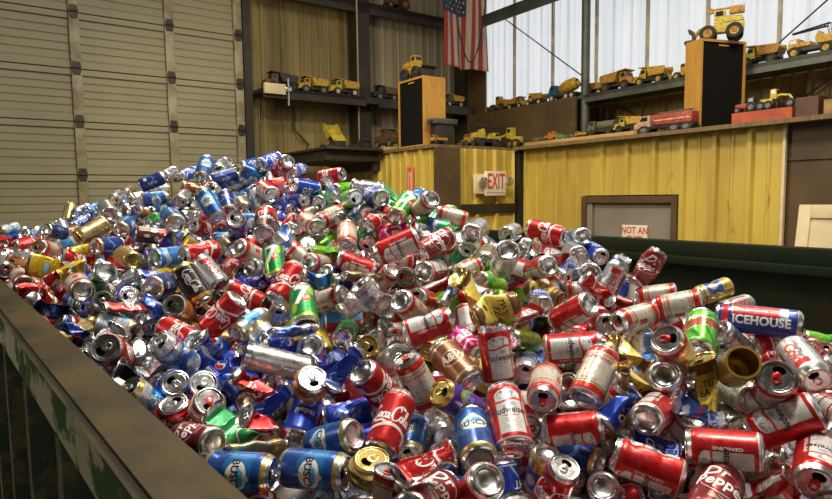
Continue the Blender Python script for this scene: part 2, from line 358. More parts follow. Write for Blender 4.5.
MM = .001
LABELS = {}
def body_mesh(code, st, sd, lf, open_top=False):
    V, F, UV = revolve(SIDE if st in 'ik' else SIDE_FINE, 40 if st in 'ik' else 56)
    if code not in LABELS: LABELS[code] = label_text(code)
    tv, tf, tm = LABELS[code]
    allv = np.array(V + tv); 
    allv = deform(allv, st, sd) - np.array([0,0,61.0])
    allv[:,2] *= lf; allv *= MM
    inks = sorted(set(tm)); b = len(V)
    me = bpy.data.meshes.new('can_body')
    me.from_pydata(allv.tolist(), [], F + [tuple(b+i for i in f) for f in tf])
    me.materials.append(MT[code])
    for k in inks: me.materials.append(INK[k])
    mi = [0]*len(F) + [1+inks.index(k) for k in tm]
    me.polygons.foreach_set('material_index', mi)
    uvl = me.uv_layers.new(name='UVMap'); UVa = np.zeros((len(allv), 2)); UVa[:len(UV)] = UV
    idx = np.zeros(len(me.loops), dtype=np.int32); me.loops.foreach_get('vertex_index', idx)
    uvl.data.foreach_set('uv', UVa[idx].ravel())
    return finish(me, 24 if st in 'cpfk' else 40)

def simple_mesh(name, V, F, mat, st, sd, lf, ang=40):
    P = deform(np.array(V), st, sd) - np.array([0,0,61.0]); P[:,2] *= lf; P *= MM
    me = bpy.data.meshes.new(name); me.from_pydata(P.tolist(), [], F); me.materials.append(mat)
    return finish(me, ang)

def lid_geo():
    prof = [(27.3,118.3),(27.9,120.6),(27.2,122),(26.0,121.6),(24.9,119.2),(23.6,116.6),(22.6,116.4),(21.8,118.0),(21.2,118.5)]
    V, F, _ = revolve(prof, 36); n = 37; ring = [(len(prof)-1)*n+k for k in range(36)]
    # flat panel with the drinking hole left out
    bm = bmesh.new(); vs = []
    for i in ring: vs.append(bm.verts.new(V[i]))
    hs = [bm.verts.new((11.5+7.2*math.cos(2*PI*k/20), 10.2*math.sin(2*PI*k/20), 118.2)) for k in range(20)]
    for L in (vs, hs):
        for a, b in zip(L, L[1:]+L[:1]): bm.edges.new((a, b))
    bmesh.ops.triangle_fill(bm, use_beauty=True, use_dissolve=False, edges=bm.edges[:])
    bm.verts.index_update(); o = len(V)
    V = V + [tuple(v.co) for v in bm.verts]
    for f in bm.faces:
        ids = [v.index for v in f.verts]
        if f.normal.z < 0: ids.reverse()
        F.append(tuple(o+i for i in ids))
    # bent-in flap under the hole
    bm.free(); o = len(V)
    for k in range(12):
        t = PI*.62 + PI*.76*k/11; V.append((11.5+7.0*math.cos(t), 10*math.sin(t), 118.0))
    for k in range(12):
        t = PI*.62 + PI*.76*k/11; V.append((9.5+4.0*math.cos(t), 7.4*math.sin(t), 108.0))
    F += [(o+k, o+k+1, o+12+k+1, o+12+k) for k in range(11)]
    return V, F
def hole_free_panel(): pass
def base_geo():
    prof = [(29.5,3.2),(27.2,1.0),(25.2,0.0),(23.6,.8),(22.4,3.5),(20.5,6.4),(16,8.6),(10,10.0),(5,10.6),(.01,10.8)]
    V, F, _ = revolve(prof, 36); F = [tuple(reversed(f)) for f in F]
    return V, F
def tab_geo():
    """a ring pull: rounded plate with an open finger ring and a rivet"""
    V, F = [], []
    n = 24
    def outline(s, z): return [( -1.5 + (s*(11.5 if math.cos(t) < 0 else 9.5))*math.cos(t), s*7.6*math.sin(t)*(1-.12*math.cos(t)), z) for t in [2*PI*k/n for k in range(n)]]
    def hole(s, z): return [(-6.4 + s*4.2*math.cos(t), s*4.6*math.sin(t), z) for t in [2*PI*k/n for k in range(n)]]
    rings = [outline(1.0,119.2), outline(1.0,120.3), outline(.9,120.9), hole(1.12,120.9), hole(1.0,120.2), hole(1.0,119.2)]
    for r in rings: V += r
    for i in range(len(rings)-1):
        for k in range(n):
            F.append((i*n+k, i*n+(k+1) % n, (i+1)*n+(k+1) % n, (i+1)*n+k))
    o = len(V); m = 10
    for (r, z) in ((2.6,120.9),(2.4,121.6),(0.01,121.9)):
        V += [(3.2+r*math.cos(2*PI*k/m), r*math.sin(2*PI*k/m), z) for k in range(m)]
    for i in range(2):
        for k in range(m): F.append((o+i*m+k, o+i*m+(k+1) % m, o+(i+1)*m+(k+1) % m, o+(i+1)*m+k))
    return V, F
LID, BASE, TABG = lid_geo(), base_geo(), tab_geo()
CACHE = {}
def cached(key, fn):
    if key not in CACHE: CACHE[key] = fn()
    return CACHE[key]

GOLD_ENDS = {'GOLD','YELL','TWT','PURP'}
RED_TAB = {'BUD','BUDW','COKE_'}
def link(o, parent=None):
    C.objects.link(o)
    if parent is not None: o.parent = parent
    return o
def make_can(name, code, st, var, lf, tabcol, label, group, loc, q, s, open_top=False):
    root = bpy.data.objects.new(name, None); C.objects.link(root)
    root.empty_display_size = .02
    root['label'] = label; root['category'] = 'can'; root['group'] = group
    root.rotation_mode = 'QUATERNION'; root.rotation_quaternion = q; root.location = loc; root.scale = (s, s, s)
    k = (st, var, lf)
    link(bpy.data.objects.new('can_body', cached(('body', code)+k, lambda: body_mesh(code, st, var, lf))), root)
    endm = ALU_GOLD if code in GOLD_ENDS else ALU
    link(bpy.data.objects.new('can_base', cached(('base', endm.name)+k, lambda: simple_mesh('can_base', *BASE, endm, st, var, lf))), root)
    if open_top:
        prof = [(27.3,118.3),(32.0,118),(32.3,60),(32.3,14),(25,8),(.01,8)]
        V, F, _ = revolve([(r*.985, z) for r, z in prof], 36)
        m = LINING_GOLD if code == 'GOLD' else ALU
        link(bpy.data.objects.new('can_lining', cached(('lining', m.name)+k, lambda: simple_mesh('can_lining', V, F, m, st, var, lf))), root)
    else:
        lid = link(bpy.data.objects.new('can_lid', cached(('lid', endm.name)+k, lambda: simple_mesh('can_lid', *LID, endm, st, var, lf))), root)
        link(bpy.data.objects.new('pull_tab', cached(('tab', tabcol)+k, lambda: simple_mesh('pull_tab', *TABG, TAB[tabcol], st, var, lf))), lid)
    return root
# ------------------------------------------------------------------ building: a frame (a, b) turned 35.1 degrees
YAW = math.radians(35.1)
DA = Vector((math.cos(YAW), math.sin(YAW), 0)); DB = Vector((-math.sin(YAW), math.cos(YAW), 0))
def W(a, b, z=0.0): return DA*a + DB*b + Vector((0,0,z))

class MB:
    def __init__(s): s.bm = bmesh.new(); s.mi = 0
    def _tag(s, faces):
        for f in faces: f.material_index = s.mi
    def box(s, x0, x1, y0, y1, z0, z1, bev=0.0, M=None):
        r = bmesh.ops.create_cube(s.bm, size=1.0); vs = r['verts']
        bmesh.ops.scale(s.bm, vec=(abs(x1-x0), abs(y1-y0), abs(z1-z0)), verts=vs)
        bmesh.ops.translate(s.bm, vec=((x0+x1)/2, (y0+y1)/2, (z0+z1)/2), verts=vs)
        fs = list({f for v in vs for f in v.link_faces}); s._tag(fs)
        if bev:
            r2 = bmesh.ops.bevel(s.bm, geom=list({e for v in vs for e in v.link_edges}), offset=bev, segments=2, affect='EDGES', profile=.6)
            vs = list({v for f in r2['faces'] for v in f.verts} | {v for v in vs if v.is_valid}); s._tag(r2['faces'])
        if M is not None: bmesh.ops.transform(s.bm, matrix=M, verts=[v for v in vs if v.is_valid])
        return s
    def prism(s, pts, y0, y1, plane='xz'):
        """a polygon in the x-z (or x-y) plane with thickness"""
        def mk(p, t): return (p[0], t, p[1]) if plane == 'xz' else ((p[0], p[1], t) if plane == 'xy' else (t, p[0], p[1]))
        A = [s.bm.verts.new(mk(p, y0)) for p in pts]; B = [s.bm.verts.new(mk(p, y1)) for p in pts]
        fs = [s.bm.faces.new(A), s.bm.faces.new(list(reversed(B)))]
        n = len(pts)
        for i in range(n): fs.append(s.bm.faces.new((A[i], B[i], B[(i+1) % n], A[(i+1) % n])))
        s._tag(fs); return s
    def tube(s, pts, r, n=10, caps=True):
        pts = [Vector(p) for p in pts]; rings = []
        for i, p in enumerate(pts):
            d = (pts[min(i+1, len(pts)-1)] - pts[max(i-1, 0)]).normalized()
            u = d.cross(Vector((0,0,1)) if abs(d.z) < .9 else Vector((1,0,0))).normalized(); v = d.cross(u)
            rr = r[i] if isinstance(r, (list, tuple)) else r
            rings.append([s.bm.verts.new(p + (u*math.cos(2*PI*k/n) + v*math.sin(2*PI*k/n))*rr) for k in range(n)])
        fs = []
        for A, B in zip(rings, rings[1:]):
            for k in range(n): fs.append(s.bm.faces.new((A[k], A[(k+1) % n], B[(k+1) % n], B[k])))
        if caps: fs += [s.bm.faces.new(list(reversed(rings[0]))), s.bm.faces.new(rings[-1])]
        s._tag(fs); return s
    def lathe_y(s, c, prof, n=20):
        """profile (r, y) turned about an axis along y through c"""
        rings = [[s.bm.verts.new((c[0]+r*math.cos(2*PI*k/n), c[1]+y, c[2]+r*math.sin(2*PI*k/n))) for k in range(n)] for r, y in prof]
        fs = []
        for A, B in zip(rings, rings[1:]):
            for k in range(n): fs.append(s.bm.faces.new((A[k], A[(k+1) % n], B[(k+1) % n], B[k])))
        s._tag(fs); return s
    def raw(s, V, F):
        vs = [s.bm.verts.new(v) for v in V]; fs = []
        for f in F:
            try: fs.append(s.bm.faces.new([vs[i] for i in f]))
            except ValueError: pass
        s._tag(fs); return s
    def build(s, name, mats, parent=None, ang=35, loc=None, rotz=None):
        bmesh.ops.recalc_face_normals(s.bm, faces=s.bm.faces[:])
        me = bpy.data.meshes.new(name); s.bm.to_mesh(me); s.bm.free()
        for m in (mats if isinstance(mats, (list, tuple)) else [mats]): me.materials.append(m)
        finish(me, ang)
        o = bpy.data.objects.new(name, me); C.objects.link(o)
        if parent is not None: o.parent = parent
        if loc is not None: o.location = loc
        if rotz is not None: o.rotation_euler = (0, 0, rotz)
        return o
def tag(o, label=None, cat=None, group=None, kind=None):
    for k, v in (('label', label), ('category', cat), ('group', group), ('kind', kind)):
        if v: o[k] = v
    return o
def empty(name, loc, rz=0.0, scale=1.0):
    o = bpy.data.objects.new(name, None); C.objects.link(o); o.location = loc; o.rotation_euler = (0, 0, rz); o.scale = (scale,)*3
    o.empty_display_size = .05; return o
def structure(mb, name, mats, label, loc=None):
    o = mb.build(name, mats, loc=loc or Vector((0,0,0)), rotz=YAW); return tag(o, label, 'building', kind='structure')

M_concrete = worn('concrete_floor', (.13,.11,.09), (.07,.06,.05), 1.5, .85, bump=.2)
M_ceiling = worn('ceiling_sheet', (.16,.14,.10), (.10,.09,.06), .8, .8)
M_sheet = worn('olive_wall_sheet', (.29,.215,.075), (.14,.10,.034), 1.1, .55, .1, stretch=(2.5,2.5,.35), c3=(.11,.07,.025), lo=.38, hi=.66)
M_sheet_pale_lit = worn('pale_lit_wall_sheet', (.36,.31,.20), (.22,.18,.10), 1.1, .55, .1, stretch=(2.5,2.5,.35), lo=.38, hi=.66)  # wall sheet made paler, daylight from the panels put into its colour
M_yellow = worn('yellow_wall_sheet', (.60,.43,.075), (.46,.31,.050), 1.3, .48, .05, stretch=(1.5,1.5,.4), c3=(.36,.24,.03))
M_door = worn('cream_door_sheet', (.34,.305,.19), (.25,.22,.125), .8, .55, .05, stretch=(.8,.8,1.0), lo=.3, hi=.75)
M_stile = worn('cream_stile', (.37,.33,.21), (.22,.17,.09), 5, .6, .1)
M_dark = worn('dark_steel', (.028,.024,.018), (.05,.036,.022), 4, .55, .3)
M_steel = worn('grey_steel', (.10,.11,.09), (.06,.06,.05), 4, .5, .4)
M_brown = worn('brown_board', (.095,.055,.018), (.065,.037,.013), 2, .6, c3=(.12,.075,.025))
M_wood = worn('wood_strip', (.20,.13,.05), (.11,.07,.03), 7, .7, stretch=(1,9,1))
M_plank = worn('tan_plank', (.48,.30,.09), (.36,.20,.06), 8, .65, stretch=(6,.5,6))
M_ply = worn('orange_plywood', (.52,.27,.045), (.42,.20,.035), 9, .6, stretch=(3,3,.5), c3=(.25,.11,.02))
M_black = new_mat('black_cloth', (.008,.007,.006), .95)[0]; M_black.node_tree.nodes['Principled BSDF'].inputs['Specular IOR Level'].default_value = .1
M_greydoor = worn('grey_door_paint', (.25,.21,.165), (.21,.175,.135), 2, .55)
M_white = new_mat('white_sign_plastic', (.72,.66,.54), .4)[0]
M_signred = new_mat('sign_red', (.62,.055,.02), .45)[0]
M_cream = worn('cream_paint', (.66,.54,.33), (.56,.44,.25), 3, .55)
M_lampglass = new_mat('lamp_chrome', (.6,.58,.52), .15, .9)[0]

def corrugated(mb, x0, x1, y, z0, z1, pitch=.3, depth=.03, side=-1, axis='x', mid=True):
    """ribbed sheet standing on the line y (or x for axis 'y'); ribs stand out to side; two-sided with 4 mm thickness"""
    pts = []; x = x0
    while x < x1-1e-6:
        e = min(x+pitch, x1); p = pitch
        seq = [(0,0),(.30,0)] + ([(.34,.3),(.40,.3),(.44,0)] if mid else []) + [(.74,0),(.80,1),(.92,1),(.98,0)]
        for f, d in seq:
            if x+f*p <= x1: pts.append((x+f*p, y+side*depth*d))
        x += pitch
    pts.append((x1, y))
    V, F = [], []
    for (u, v) in pts:
        for z in (z0, z1): V.append((u, v, z) if axis == 'x' else (v, u, z))
    n = len(pts)
    for i in range(n-1): F.append((2*i, 2*i+2, 2*i+3, 2*i+1))
    o = len(V)
    for (u, v) in pts:
        for z in (z0, z1): V.append((u, v-side*.004, z) if axis == 'x' else (v-side*.004, u, z))
    for i in range(n-1): F.append((o+2*i, o+2*i+1, o+2*i+3, o+2*i+2))
    for i in (0, n-1): F.append((2*i, 2*i+1, o+2*i+1, o+2*i))
    for i in range(n-1):
        F.append((2*i, o+2*i, o+2*i+2, 2*i+2)); F.append((2*i+1, 2*i+3, o+2*i+3, o+2*i+1))
    mb.raw(V, F); return mb

BW = 7.81     # back wall line b
RW = 6.35     # right wall line a
m = MB(); m.box(-5.2, 8.0, -4.0, 8.2, -.1, 0); structure(m, 'floor', M_concrete, 'bare concrete warehouse floor under the scrap container')
m = MB(); m.box(-5.2, 6.5, -4.0, 7.95, 6.3, 6.4); structure(m, 'ceiling', M_ceiling, 'dim metal roof deck over the warehouse')
m = MB(); corrugated(m, -5.2, -4.6, BW, 0, 6.3); corrugated(m, 2.80, 4.55, BW, 0, 6.3, .28); m.box(-4.6, 2.8, BW-.01, BW+.02, 5.35, 6.3)
m.mi = 1; corrugated(m, 4.55, 6.40, BW, 0, 6.3, .28)
structure(m, 'wall_back', [M_sheet, M_sheet_pale_lit], 'olive ribbed metal wall beside the roll door')
m = MB(); corrugated(m, -4.0, BW, -5.2, 0, 6.3, .3, .03, 1, 'y'); structure(m, 'wall_left', M_sheet, 'ribbed metal side wall past the roll door')
m = MB(); corrugated(m, -4.0, BW, RW, 0, 3.30, .3, .03, -1, 'y')
structure(m, 'wall_right', M_sheet, 'olive ribbed metal wall under the bright translucent panels')
m = MB(); m.box(-5.2, -1.2, -4.06, -4.0, 0, 6.3); m.box(3.2, 6.4, -4.06, -4.0, 0, 6.3); m.box(-1.2, 3.2, -4.06, -4.0, 3.5, 6.3)  # unseen wall added to cut daylight and reflections on the cans
structure(m, 'wall_front_unseen', M_sheet, 'unseen warehouse wall added to limit daylight, its open bay facing the container')
# translucent daylight panels
mt = bpy.data.materials.new('translucent_panel'); mt.use_nodes = True; nt = mt.node_tree; nt.nodes.clear()
out = nt.nodes.new('ShaderNodeOutputMaterial'); tr = nt.nodes.new('ShaderNodeBsdfTranslucent'); df = nt.nodes.new('ShaderNodeBsdfDiffuse'); mx = nt.nodes.new('ShaderNodeMixShader')
mx.inputs[0].default_value = .15; nt.links.new(tr.outputs[0], mx.inputs[1]); nt.links.new(df.outputs[0], mx.inputs[2]); nt.links.new(mx.outputs[0], out.inputs[0])
f = ramp(nt, noise(nt, 1.6, 6, 'Object', .7, (6, 6, .25)), .35, .7)
colr = mixc(nt, f, (.97,.98,1.0), (.80,.83,.86)); nt.links.new(colr, tr.inputs[0]); nt.links.new(colr, df.inputs[0])
win = empty('window_1', W(0,0,0), YAW); tag(win, 'bright translucent daylight panels above the toy shelf', 'window', kind='structure')
def panel(y0, y1):
    """ribbed sheet, a single skin so that daylight comes through"""
    mb = MB(); pts = []; y = y0
    while y < y1-1e-6:
        for f_, d in ((0,0),(.36,0),(.40,.4),(.44,.4),(.48,0),(.80,0),(.84,1),(.92,1),(.96,0)):
            if y+f_*.25 < y1: pts.append((y+f_*.25, RW-.02*d))
        y += .25
    pts.append((y1, RW)); V = [(x, yy, z) for yy, x in pts for z in (3.30, 6.3)]
    mb.raw(V, [(2*i, 2*i+2, 2*i+3, 2*i+1) for i in range(len(pts)-1)]); mb.build('translucent_panel', mt, win)
ys = [7.08, 6.45, 5.72, 5.0, 4.28, 3.56, 2.84, 2.12, 1.40, .68, -.04, -.76, -1.48, -2.2, -3.0, -4.0]
for a_, b_ in zip(ys, ys[1:]): panel(b_+.012, a_-.012)
for y in ys[1:-1]: MB().box(RW-.045, RW-.005, y-.014, y+.014, 3.3, 6.3).build('panel_joint', worn('joint_tan', (.45,.40,.28), (.3,.26,.18), 5, .7), win)
m = MB(); m.box(RW-.03, RW, 7.08, BW, 3.3, 6.3); structure(m, 'trim_1', M_brown, 'dark brown corner strip beside the flag')

# roll door
door = empty('door_1', W(0,0,0), YAW); tag(door, 'cream sectional overhead door with steel stiles', 'door', kind='structure')
joints = [-.01, .58, 1.17, 1.76, 2.35, 2.94, 3.52, 4.13, 4.74, 5.35]
for z0, z1 in zip(joints, joints[1:]):
    m = MB(); V, F = [], []
    prof = [(.01, z0), (-.02, z0+.008), (-.02, z0+.085), (0, z0+.095)]
    n = 5; top = z1-.075; st_ = (top-(z0+.095))/n
    for k in range(n):
        zb = z0+.095+k*st_
        prof += [(0, zb+.004), (-.004, zb+.010), (-.004, zb+st_-.014), (.006, zb+st_-.008), (.006, zb+st_-.001)]
    prof += [(0, top), (-.02, top+.008), (-.02, z1-.006), (.01, z1)]
    for x in (-4.6, 2.72):
        for d, z in prof: V.append((x, BW-.06+d, z))
    k_ = len(prof)
    F = [(i, k_+i, k_+i+1, i+1) for i in range(k_-1)]
    o = len(V)
    for x in (-4.6, 2.72):
        for d, z in ((.03, z0), (.03, z1)): V.append((x, BW-.06+d, z))
    F += [(o, o+1, o+3, o+2), (0, k_, o+2, o), (k_-1, 2*k_-1, o+3, o+1)]
    m.raw(V, F); m.build('door_panel', M_door, door, 20)
m = MB(); m.box(-4.6, 2.74, BW-.028, BW-.012, 0, 5.36); m.build('door_backing', M_door, door)
for x in (-4.15, -3.15, -2.15, -1.15, -.15, .85, 1.85, 2.68):
    m = MB(); m.box(x-.052, x+.052, BW-.125, BW-.05, .02, 5.34, .008); m.build('stile', M_stile, door)
    for z in joints[1:-1]:
        m = MB(); m.prism([(x-.035, z-.07), (x+.035, z-.07), (x+.05, z), (x+.035, z+.07), (x-.035, z+.07), (x-.05, z)], BW-.138, BW-.122)
        m.tube([(x-.04, BW-.14, z), (x+.04, BW-.14, z)], .012, 8); m.build('hinge', M_dark, door)
m = MB(); m.box(2.74, 2.84, BW-.14, BW-.02, 0, 5.4); structure(m, 'trim_2', M_dark, 'dark steel track post at the edge of the roll door')
m = MB(); m.box(4.32, 4.52, BW-.30, BW-.03, 0, 6.3); structure(m, 'pillar', M_dark, 'dark steel column on the ribbed back wall')
m = MB(); m.box(6.27, 6.47-.14, BW-.30, BW-.03, 0, 6.3); structure(m, 'pillar', M_dark, 'dark steel column in the corner behind the flag')
m = MB(); m.box(2.84, 6.27, BW-.30, BW-.04, 4.72, 4.80); m.box(2.84, 6.27, BW-.30, BW-.28, 4.64, 4.80); structure(m, 'beam', M_dark, 'dark steel girt high on the back wall')
m = MB(); m.box(5.82, 5.98, -3.0, 6.6, 4.50, 4.60); m.box(5.82, 5.84, -3.0, 6.6, 4.44, 4.60); structure(m, 'beam', M_steel, 'slanting grey steel girt crossing the bright panels')
m = MB(); m.tube([(5.80, 4.74, 0), (5.80, 4.74, 6.3)], .05, 16); structure(m, 'pillar', M_steel, 'round grey steel post in front of the bright panels')
for p, q_, n_ in (((6.28,6.74,4.73),(6.28,5.16,3.56),1), ((6.20,4.60,3.12),(6.20,3.80,2.68),2), ((6.22,2.30,3.84),(6.22,2.95,3.36),3), ((6.28,2.25,3.16),(6.28,2.85,2.76),4)):
    m = MB(); m.tube([p, q_], .008, 8)
    tag(m.build('brace_rod', M_dark, loc=Vector((0,0,0)), rotz=YAW), ['thin diagonal rod crossing the bright panels beside the flag', 'thin diagonal rod below the shelf beside the round post', 'thin diagonal rod in front of the panels by the crane truck', 'thin diagonal rod on the olive sheet above the orange crate'][n_-1], 'rod', 'wall brace rods')

# shelves
m = MB(); m.box(2.84, 4.32, BW-.52, BW-.04, 3.40, 3.445); m.box(2.84, 4.32, BW-.52, BW-.49, 3.32, 3.445); m.box(4.52, 6.27, BW-.52, BW-.04, 3.40, 3.445); m.box(4.52, 6.27, BW-.52, BW-.49, 3.32, 3.445)
m.box(4.30, 4.54, BW-.52, BW-.31, 3.36, 3.445)
tag(m.build('wall_shelf', M_dark, loc=Vector((0,0,0)), rotz=YAW), 'dark steel shelf of toy trucks on the back wall', 'shelf')
m = MB(); m.box(5.74, RW-.04, -2.5, 6.75, 3.185, 3.225); m.box(5.74, 5.77, -2.5, 4.70, 3.135, 3.225)
tag(m.build('wall_shelf', M_steel, loc=Vector((0,0,0)), rotz=YAW), 'long grey steel shelf below the bright panels', 'shelf')
m = MB(); m.box(5.70, 5.735, 4.80, 6.78, 2.60, 3.22); structure(m, 'wall_board', M_brown, 'dark brown board closing the space under the shelf')

# yellow office block
ZT = 2.575
def yellow(name, axis, lo, hi, line, side, label, z1=ZT, holes=None):
    m = MB()
    corrugated(m, lo, hi, line, 0, z1, .29, .034, side, axis); structure(m, name, M_yellow, label)
m = MB(); corrugated(m, 2.20, 3.06, 5.05, 0, ZT, .29, .034, -1, 'y'); corrugated(m, 4.12, 5.05, 5.05, 0, ZT, .29, .034, -1, 'y'); corrugated(m, 3.06, 4.12, 5.05, 2.05, ZT, .29, .034, -1, 'y')
structure(m, 'wall_office_front', M_yellow, 'yellow ribbed wall around the grey door')
yellow('wall_office_return', 'x', 4.14, 4.98, 5.08, -1, 'short yellow ribbed wall carrying the exit sign')
yellow('wall_office_side', 'y', 5.12, 7.75, 3.87, -1, 'yellow ribbed wall behind the heap, left of the exit sign')
m = MB(); m.box(3.84, 4.14, 5.04, 5.12, 0, ZT); structure(m, 'trim_3', M_brown, 'dark brown corner post left of the exit sign')
m = MB(); m.box(4.985, 5.055, 5.00, 5.09, 0, ZT); structure(m, 'trim_4', M_dark, 'dark inner corner strip right of the exit sign')
m = MB(); m.box(4.14, 4.985, 5.045, 5.078, 1.86, 1.97); structure(m, 'trim_5', M_dark, 'dark rail under the exit sign')
m = MB(); m.box(5.02, 5.06, 2.178, 2.20, 0, ZT, .004); structure(m, 'trim_6', M_cream, 'pale edge strip at the end of the yellow wall')
m = MB(); m.box(5.00, RW-.05, -3.0, 5.10, ZT, ZT+.035); m.box(3.82, RW-.05, 5.10, BW-.31, ZT, ZT+.035); m.box(4.9, 5.0, 1.4, 5.03, ZT-.0, ZT+.035)
structure(m, 'ceiling_office', M_wood, 'worn wooden roof ledge of the yellow office, toys parked along it')
m = MB(); corrugated(m, -3.0, 2.178, 5.07, 0, ZT, .6, .004, -1, 'y', False); m.box(5.055,5.068, -3, 2.17, 2.30, 2.315); structure(m, 'wall_brown', M_brown, 'dark brown panelled wall at the end of the yellow wall')
# grey door
d2 = empty('door_2', W(0,0,0), YAW); tag(d2, 'grey steel door in a dark frame in the yellow wall', 'door', kind='structure')
MB().box(5.05, 5.09, 3.11, 3.99, .02, 1.975).build('door_leaf', M_greydoor, d2)
m = MB(); m.box(5.0, 5.1, 3.055, 3.11, 0, 2.04); m.box(5.0, 5.1, 4.06, 4.12, 0, 2.04); m.box(5.0, 5.1, 3.11, 4.06, 1.975, 2.04); m.build('door_frame', M_brown, d2)
MB().box(5.02, 5.08, 3.995, 4.06, 0, 1.975).build('door_jamb', M_greydoor, d2)
m = MB(); m.tube([(5.05, 3.2, 1.02), (4.99, 3.2, 1.02)], .012); m.lathe_y((4.97, 3.2-.03, 1.02), [(.001,0),(.026,.004),(.03,.03),(.026,.056),(.001,.06)]); m.build('door_knob', M_lampglass, d2)

def letters(s, h, mat, name, parent, x, y, z, bold=.5, sx=1.0, flip=1):
    """raised letters on a plane facing -y (x to the right), centred at x, baseline z"""
    v2, f2 = text2d(s, bold)
    me = bpy.data.meshes.new(name)
    V = [(x+px*h*sx, y, z+py*h) for px, py in v2]; n = len(V)
    me.from_pydata(V, [], [tuple(f) for f in f2]); me.materials.append(mat)
    o = bpy.data.objects.new(name, me); C.objects.link(o); o.parent = parent
    return o
sg = empty('door_sign', W(5.045, 3.51, 1.685), YAW-PI/2); tag(sg, 'white sign with red words on the grey door', 'sign')
MB().box(-.142, .142, -.006, 0, -.115, .075, .002).build('sign_plate', M_white, sg)
letters('NOT AN', .062, M_signred, 'lettering', sg, 0, -.0075, -.005, .6, .83); letters('EXIT', .062, M_signred, 'lettering', sg, 0, -.0075, -.092, .6, .9)
# exit sign with two emergency lamps, on the short yellow wall
ex = empty('exit_sign', W(4.55, 5.045, 2.195), YAW); tag(ex, 'cream lit exit sign with red letters and two round lamps', 'sign')
m = MB(); m.box(-.235, .17, -.05, 0, -.115, .105, .012); m.build('housing', M_cream, ex)
m = MB(); m.box(-.115, .185, -.085, -.05, -.135, .135, .008); m.build('sign_face', M_white, ex)
m = MB(); m.box(-.115, .185, -.09, -.084, -.10, -.092); m.build('ledge', M_cream, ex)
letters('EXIT', .165, M_signred, 'lettering', ex, .035, -.0865, -.055, .5, .52)
for x in (-.165, .225):
    m = MB(); m.lathe_y((x, -.13, .02), [(.001,.0),(.035,.004),(.05,.012),(.052,.03),(.04,.06),(.02,.085),(.018,.125)]); m.build('lamp_head', M_lampglass, ex)
# small red and white strip sign on the side wall
ss = empty('strip_sign', W(3.835, 5.55, 2.23), YAW-PI/2); tag(ss, 'narrow red and white strip sign on yellow wall above the heap', 'sign')
MB().box(-.062, .062, -.006, 0, -.33, .17, .002).build('sign_plate', new_mat('sign_rose', (.62,.20,.10), .5)[0], ss)
MB().box(-.030, .030, -.009, -.006, -.30, .09).build('white_panel', new_mat('sign_pale', (.70,.42,.26), .5)[0], ss)
m = MB(); m.prism([(-.035,.145),(.035,.145),(0,.105)], -.010, -.006); m.prism([(-.008,-.28),(.008,-.28),(.008,.07),(-.008,.07)], -.011, -.009); m.build('arrow', M_signred, ss)
# cream frame leaning at the brown wall
fr = empty('leaning_door', W(4.62, 1.62, 0), YAW-PI/2+.10); fr.rotation_euler = (math.radians(-9), 0, YAW-PI/2+.0); tag(fr, 'cream panelled door leaning against the dark brown wall', 'door')
m = MB(); w_, h_ = .80, 1.985
m.box(-w_/2, -w_/2+.085, -.022, .022, 0, h_, .008); m.box(w_/2-.085, w_/2, -.022, .022, 0, h_, .008); m.box(-w_/2+.085, w_/2-.085, -.022, .022, h_-.10, h_, .006); m.box(-w_/2+.085, w_/2-.085, -.022, .022, 0, .16, .006); m.box(-w_/2+.085, w_/2-.085, -.022, .022, .9, 1.02, .006)
m.build('door_rails', M_cream, fr)
m = MB(); m.box(-w_/2+.085, w_/2-.085, -.006, .010, .16, .9); m.box(-w_/2+.085, w_/2-.085, -.006, .010, 1.02, h_-.10); m.build('door_infill', M_cream, fr)
# dark box and equipment on the low end of the ledge
m = MB(); m.box(3.10, 3.80, 6.15, 7.35, 2.48, 2.60, .01); m.box(3.06, 3.80, 6.05, 7.4, 2.60, 2.63, .004); m.box(3.75, 3.845, 6.2, 7.3, 2.38, 2.5)
tag(m.build('wall_ledge', M_dark, loc=Vector((0,0,0)), rotz=YAW), 'low dark steel ledge box above the yellow wall behind the heap', 'ledge')

# electrical box and conduits on the back wall
eb = empty('electrical_box', W(3.00, BW-.53, 3.43), YAW); tag(eb, 'white electrical box fixed to the dark shelf edge', 'electrical box')
m = MB(); m.box(-.17, .11, -.05, 0, -.07, .06, .008); m.build('housing', M_cream, eb)
m = MB(); m.box(.11, .19, -.05, -.01, -.03, .03, .006); m.tube([(.15,-.03,.14),(.15,-.03,-.20)], .012, 8); m.build('switch', M_lampglass, eb)
for x, z0, z1, lb in ((2.95, 2.2, 3.36, 'thin grey conduit below the white electrical box'), (4.30, 2.6, 6.2, 'pale thin conduit running down the dark column')):
    m = MB(); m.tube([(x, BW-.06 if x < 4 else BW-.33, z0), (x, BW-.06 if x < 4 else BW-.33, z1)], .013, 8)
    tag(m.build('conduit', M_steel if x < 4 else M_sheet_pale_lit, loc=Vector((0,0,0)), rotz=YAW), lb, 'pipe')
m = MB(); pts = [(3.42, BW-.08, 3.3), (3.42, BW-.07, 3.0), (3.50, BW-.09, 2.92), (3.62, BW-.10, 2.80), (3.58, BW-.12, 2.68), (3.50, BW-.12, 2.62)]; m.tube(pts, .014, 8)
tag(m.build('cable', M_dark, loc=Vector((0,0,0)), rotz=YAW), 'dark looped cable hanging on the ribbed wall', 'cable')

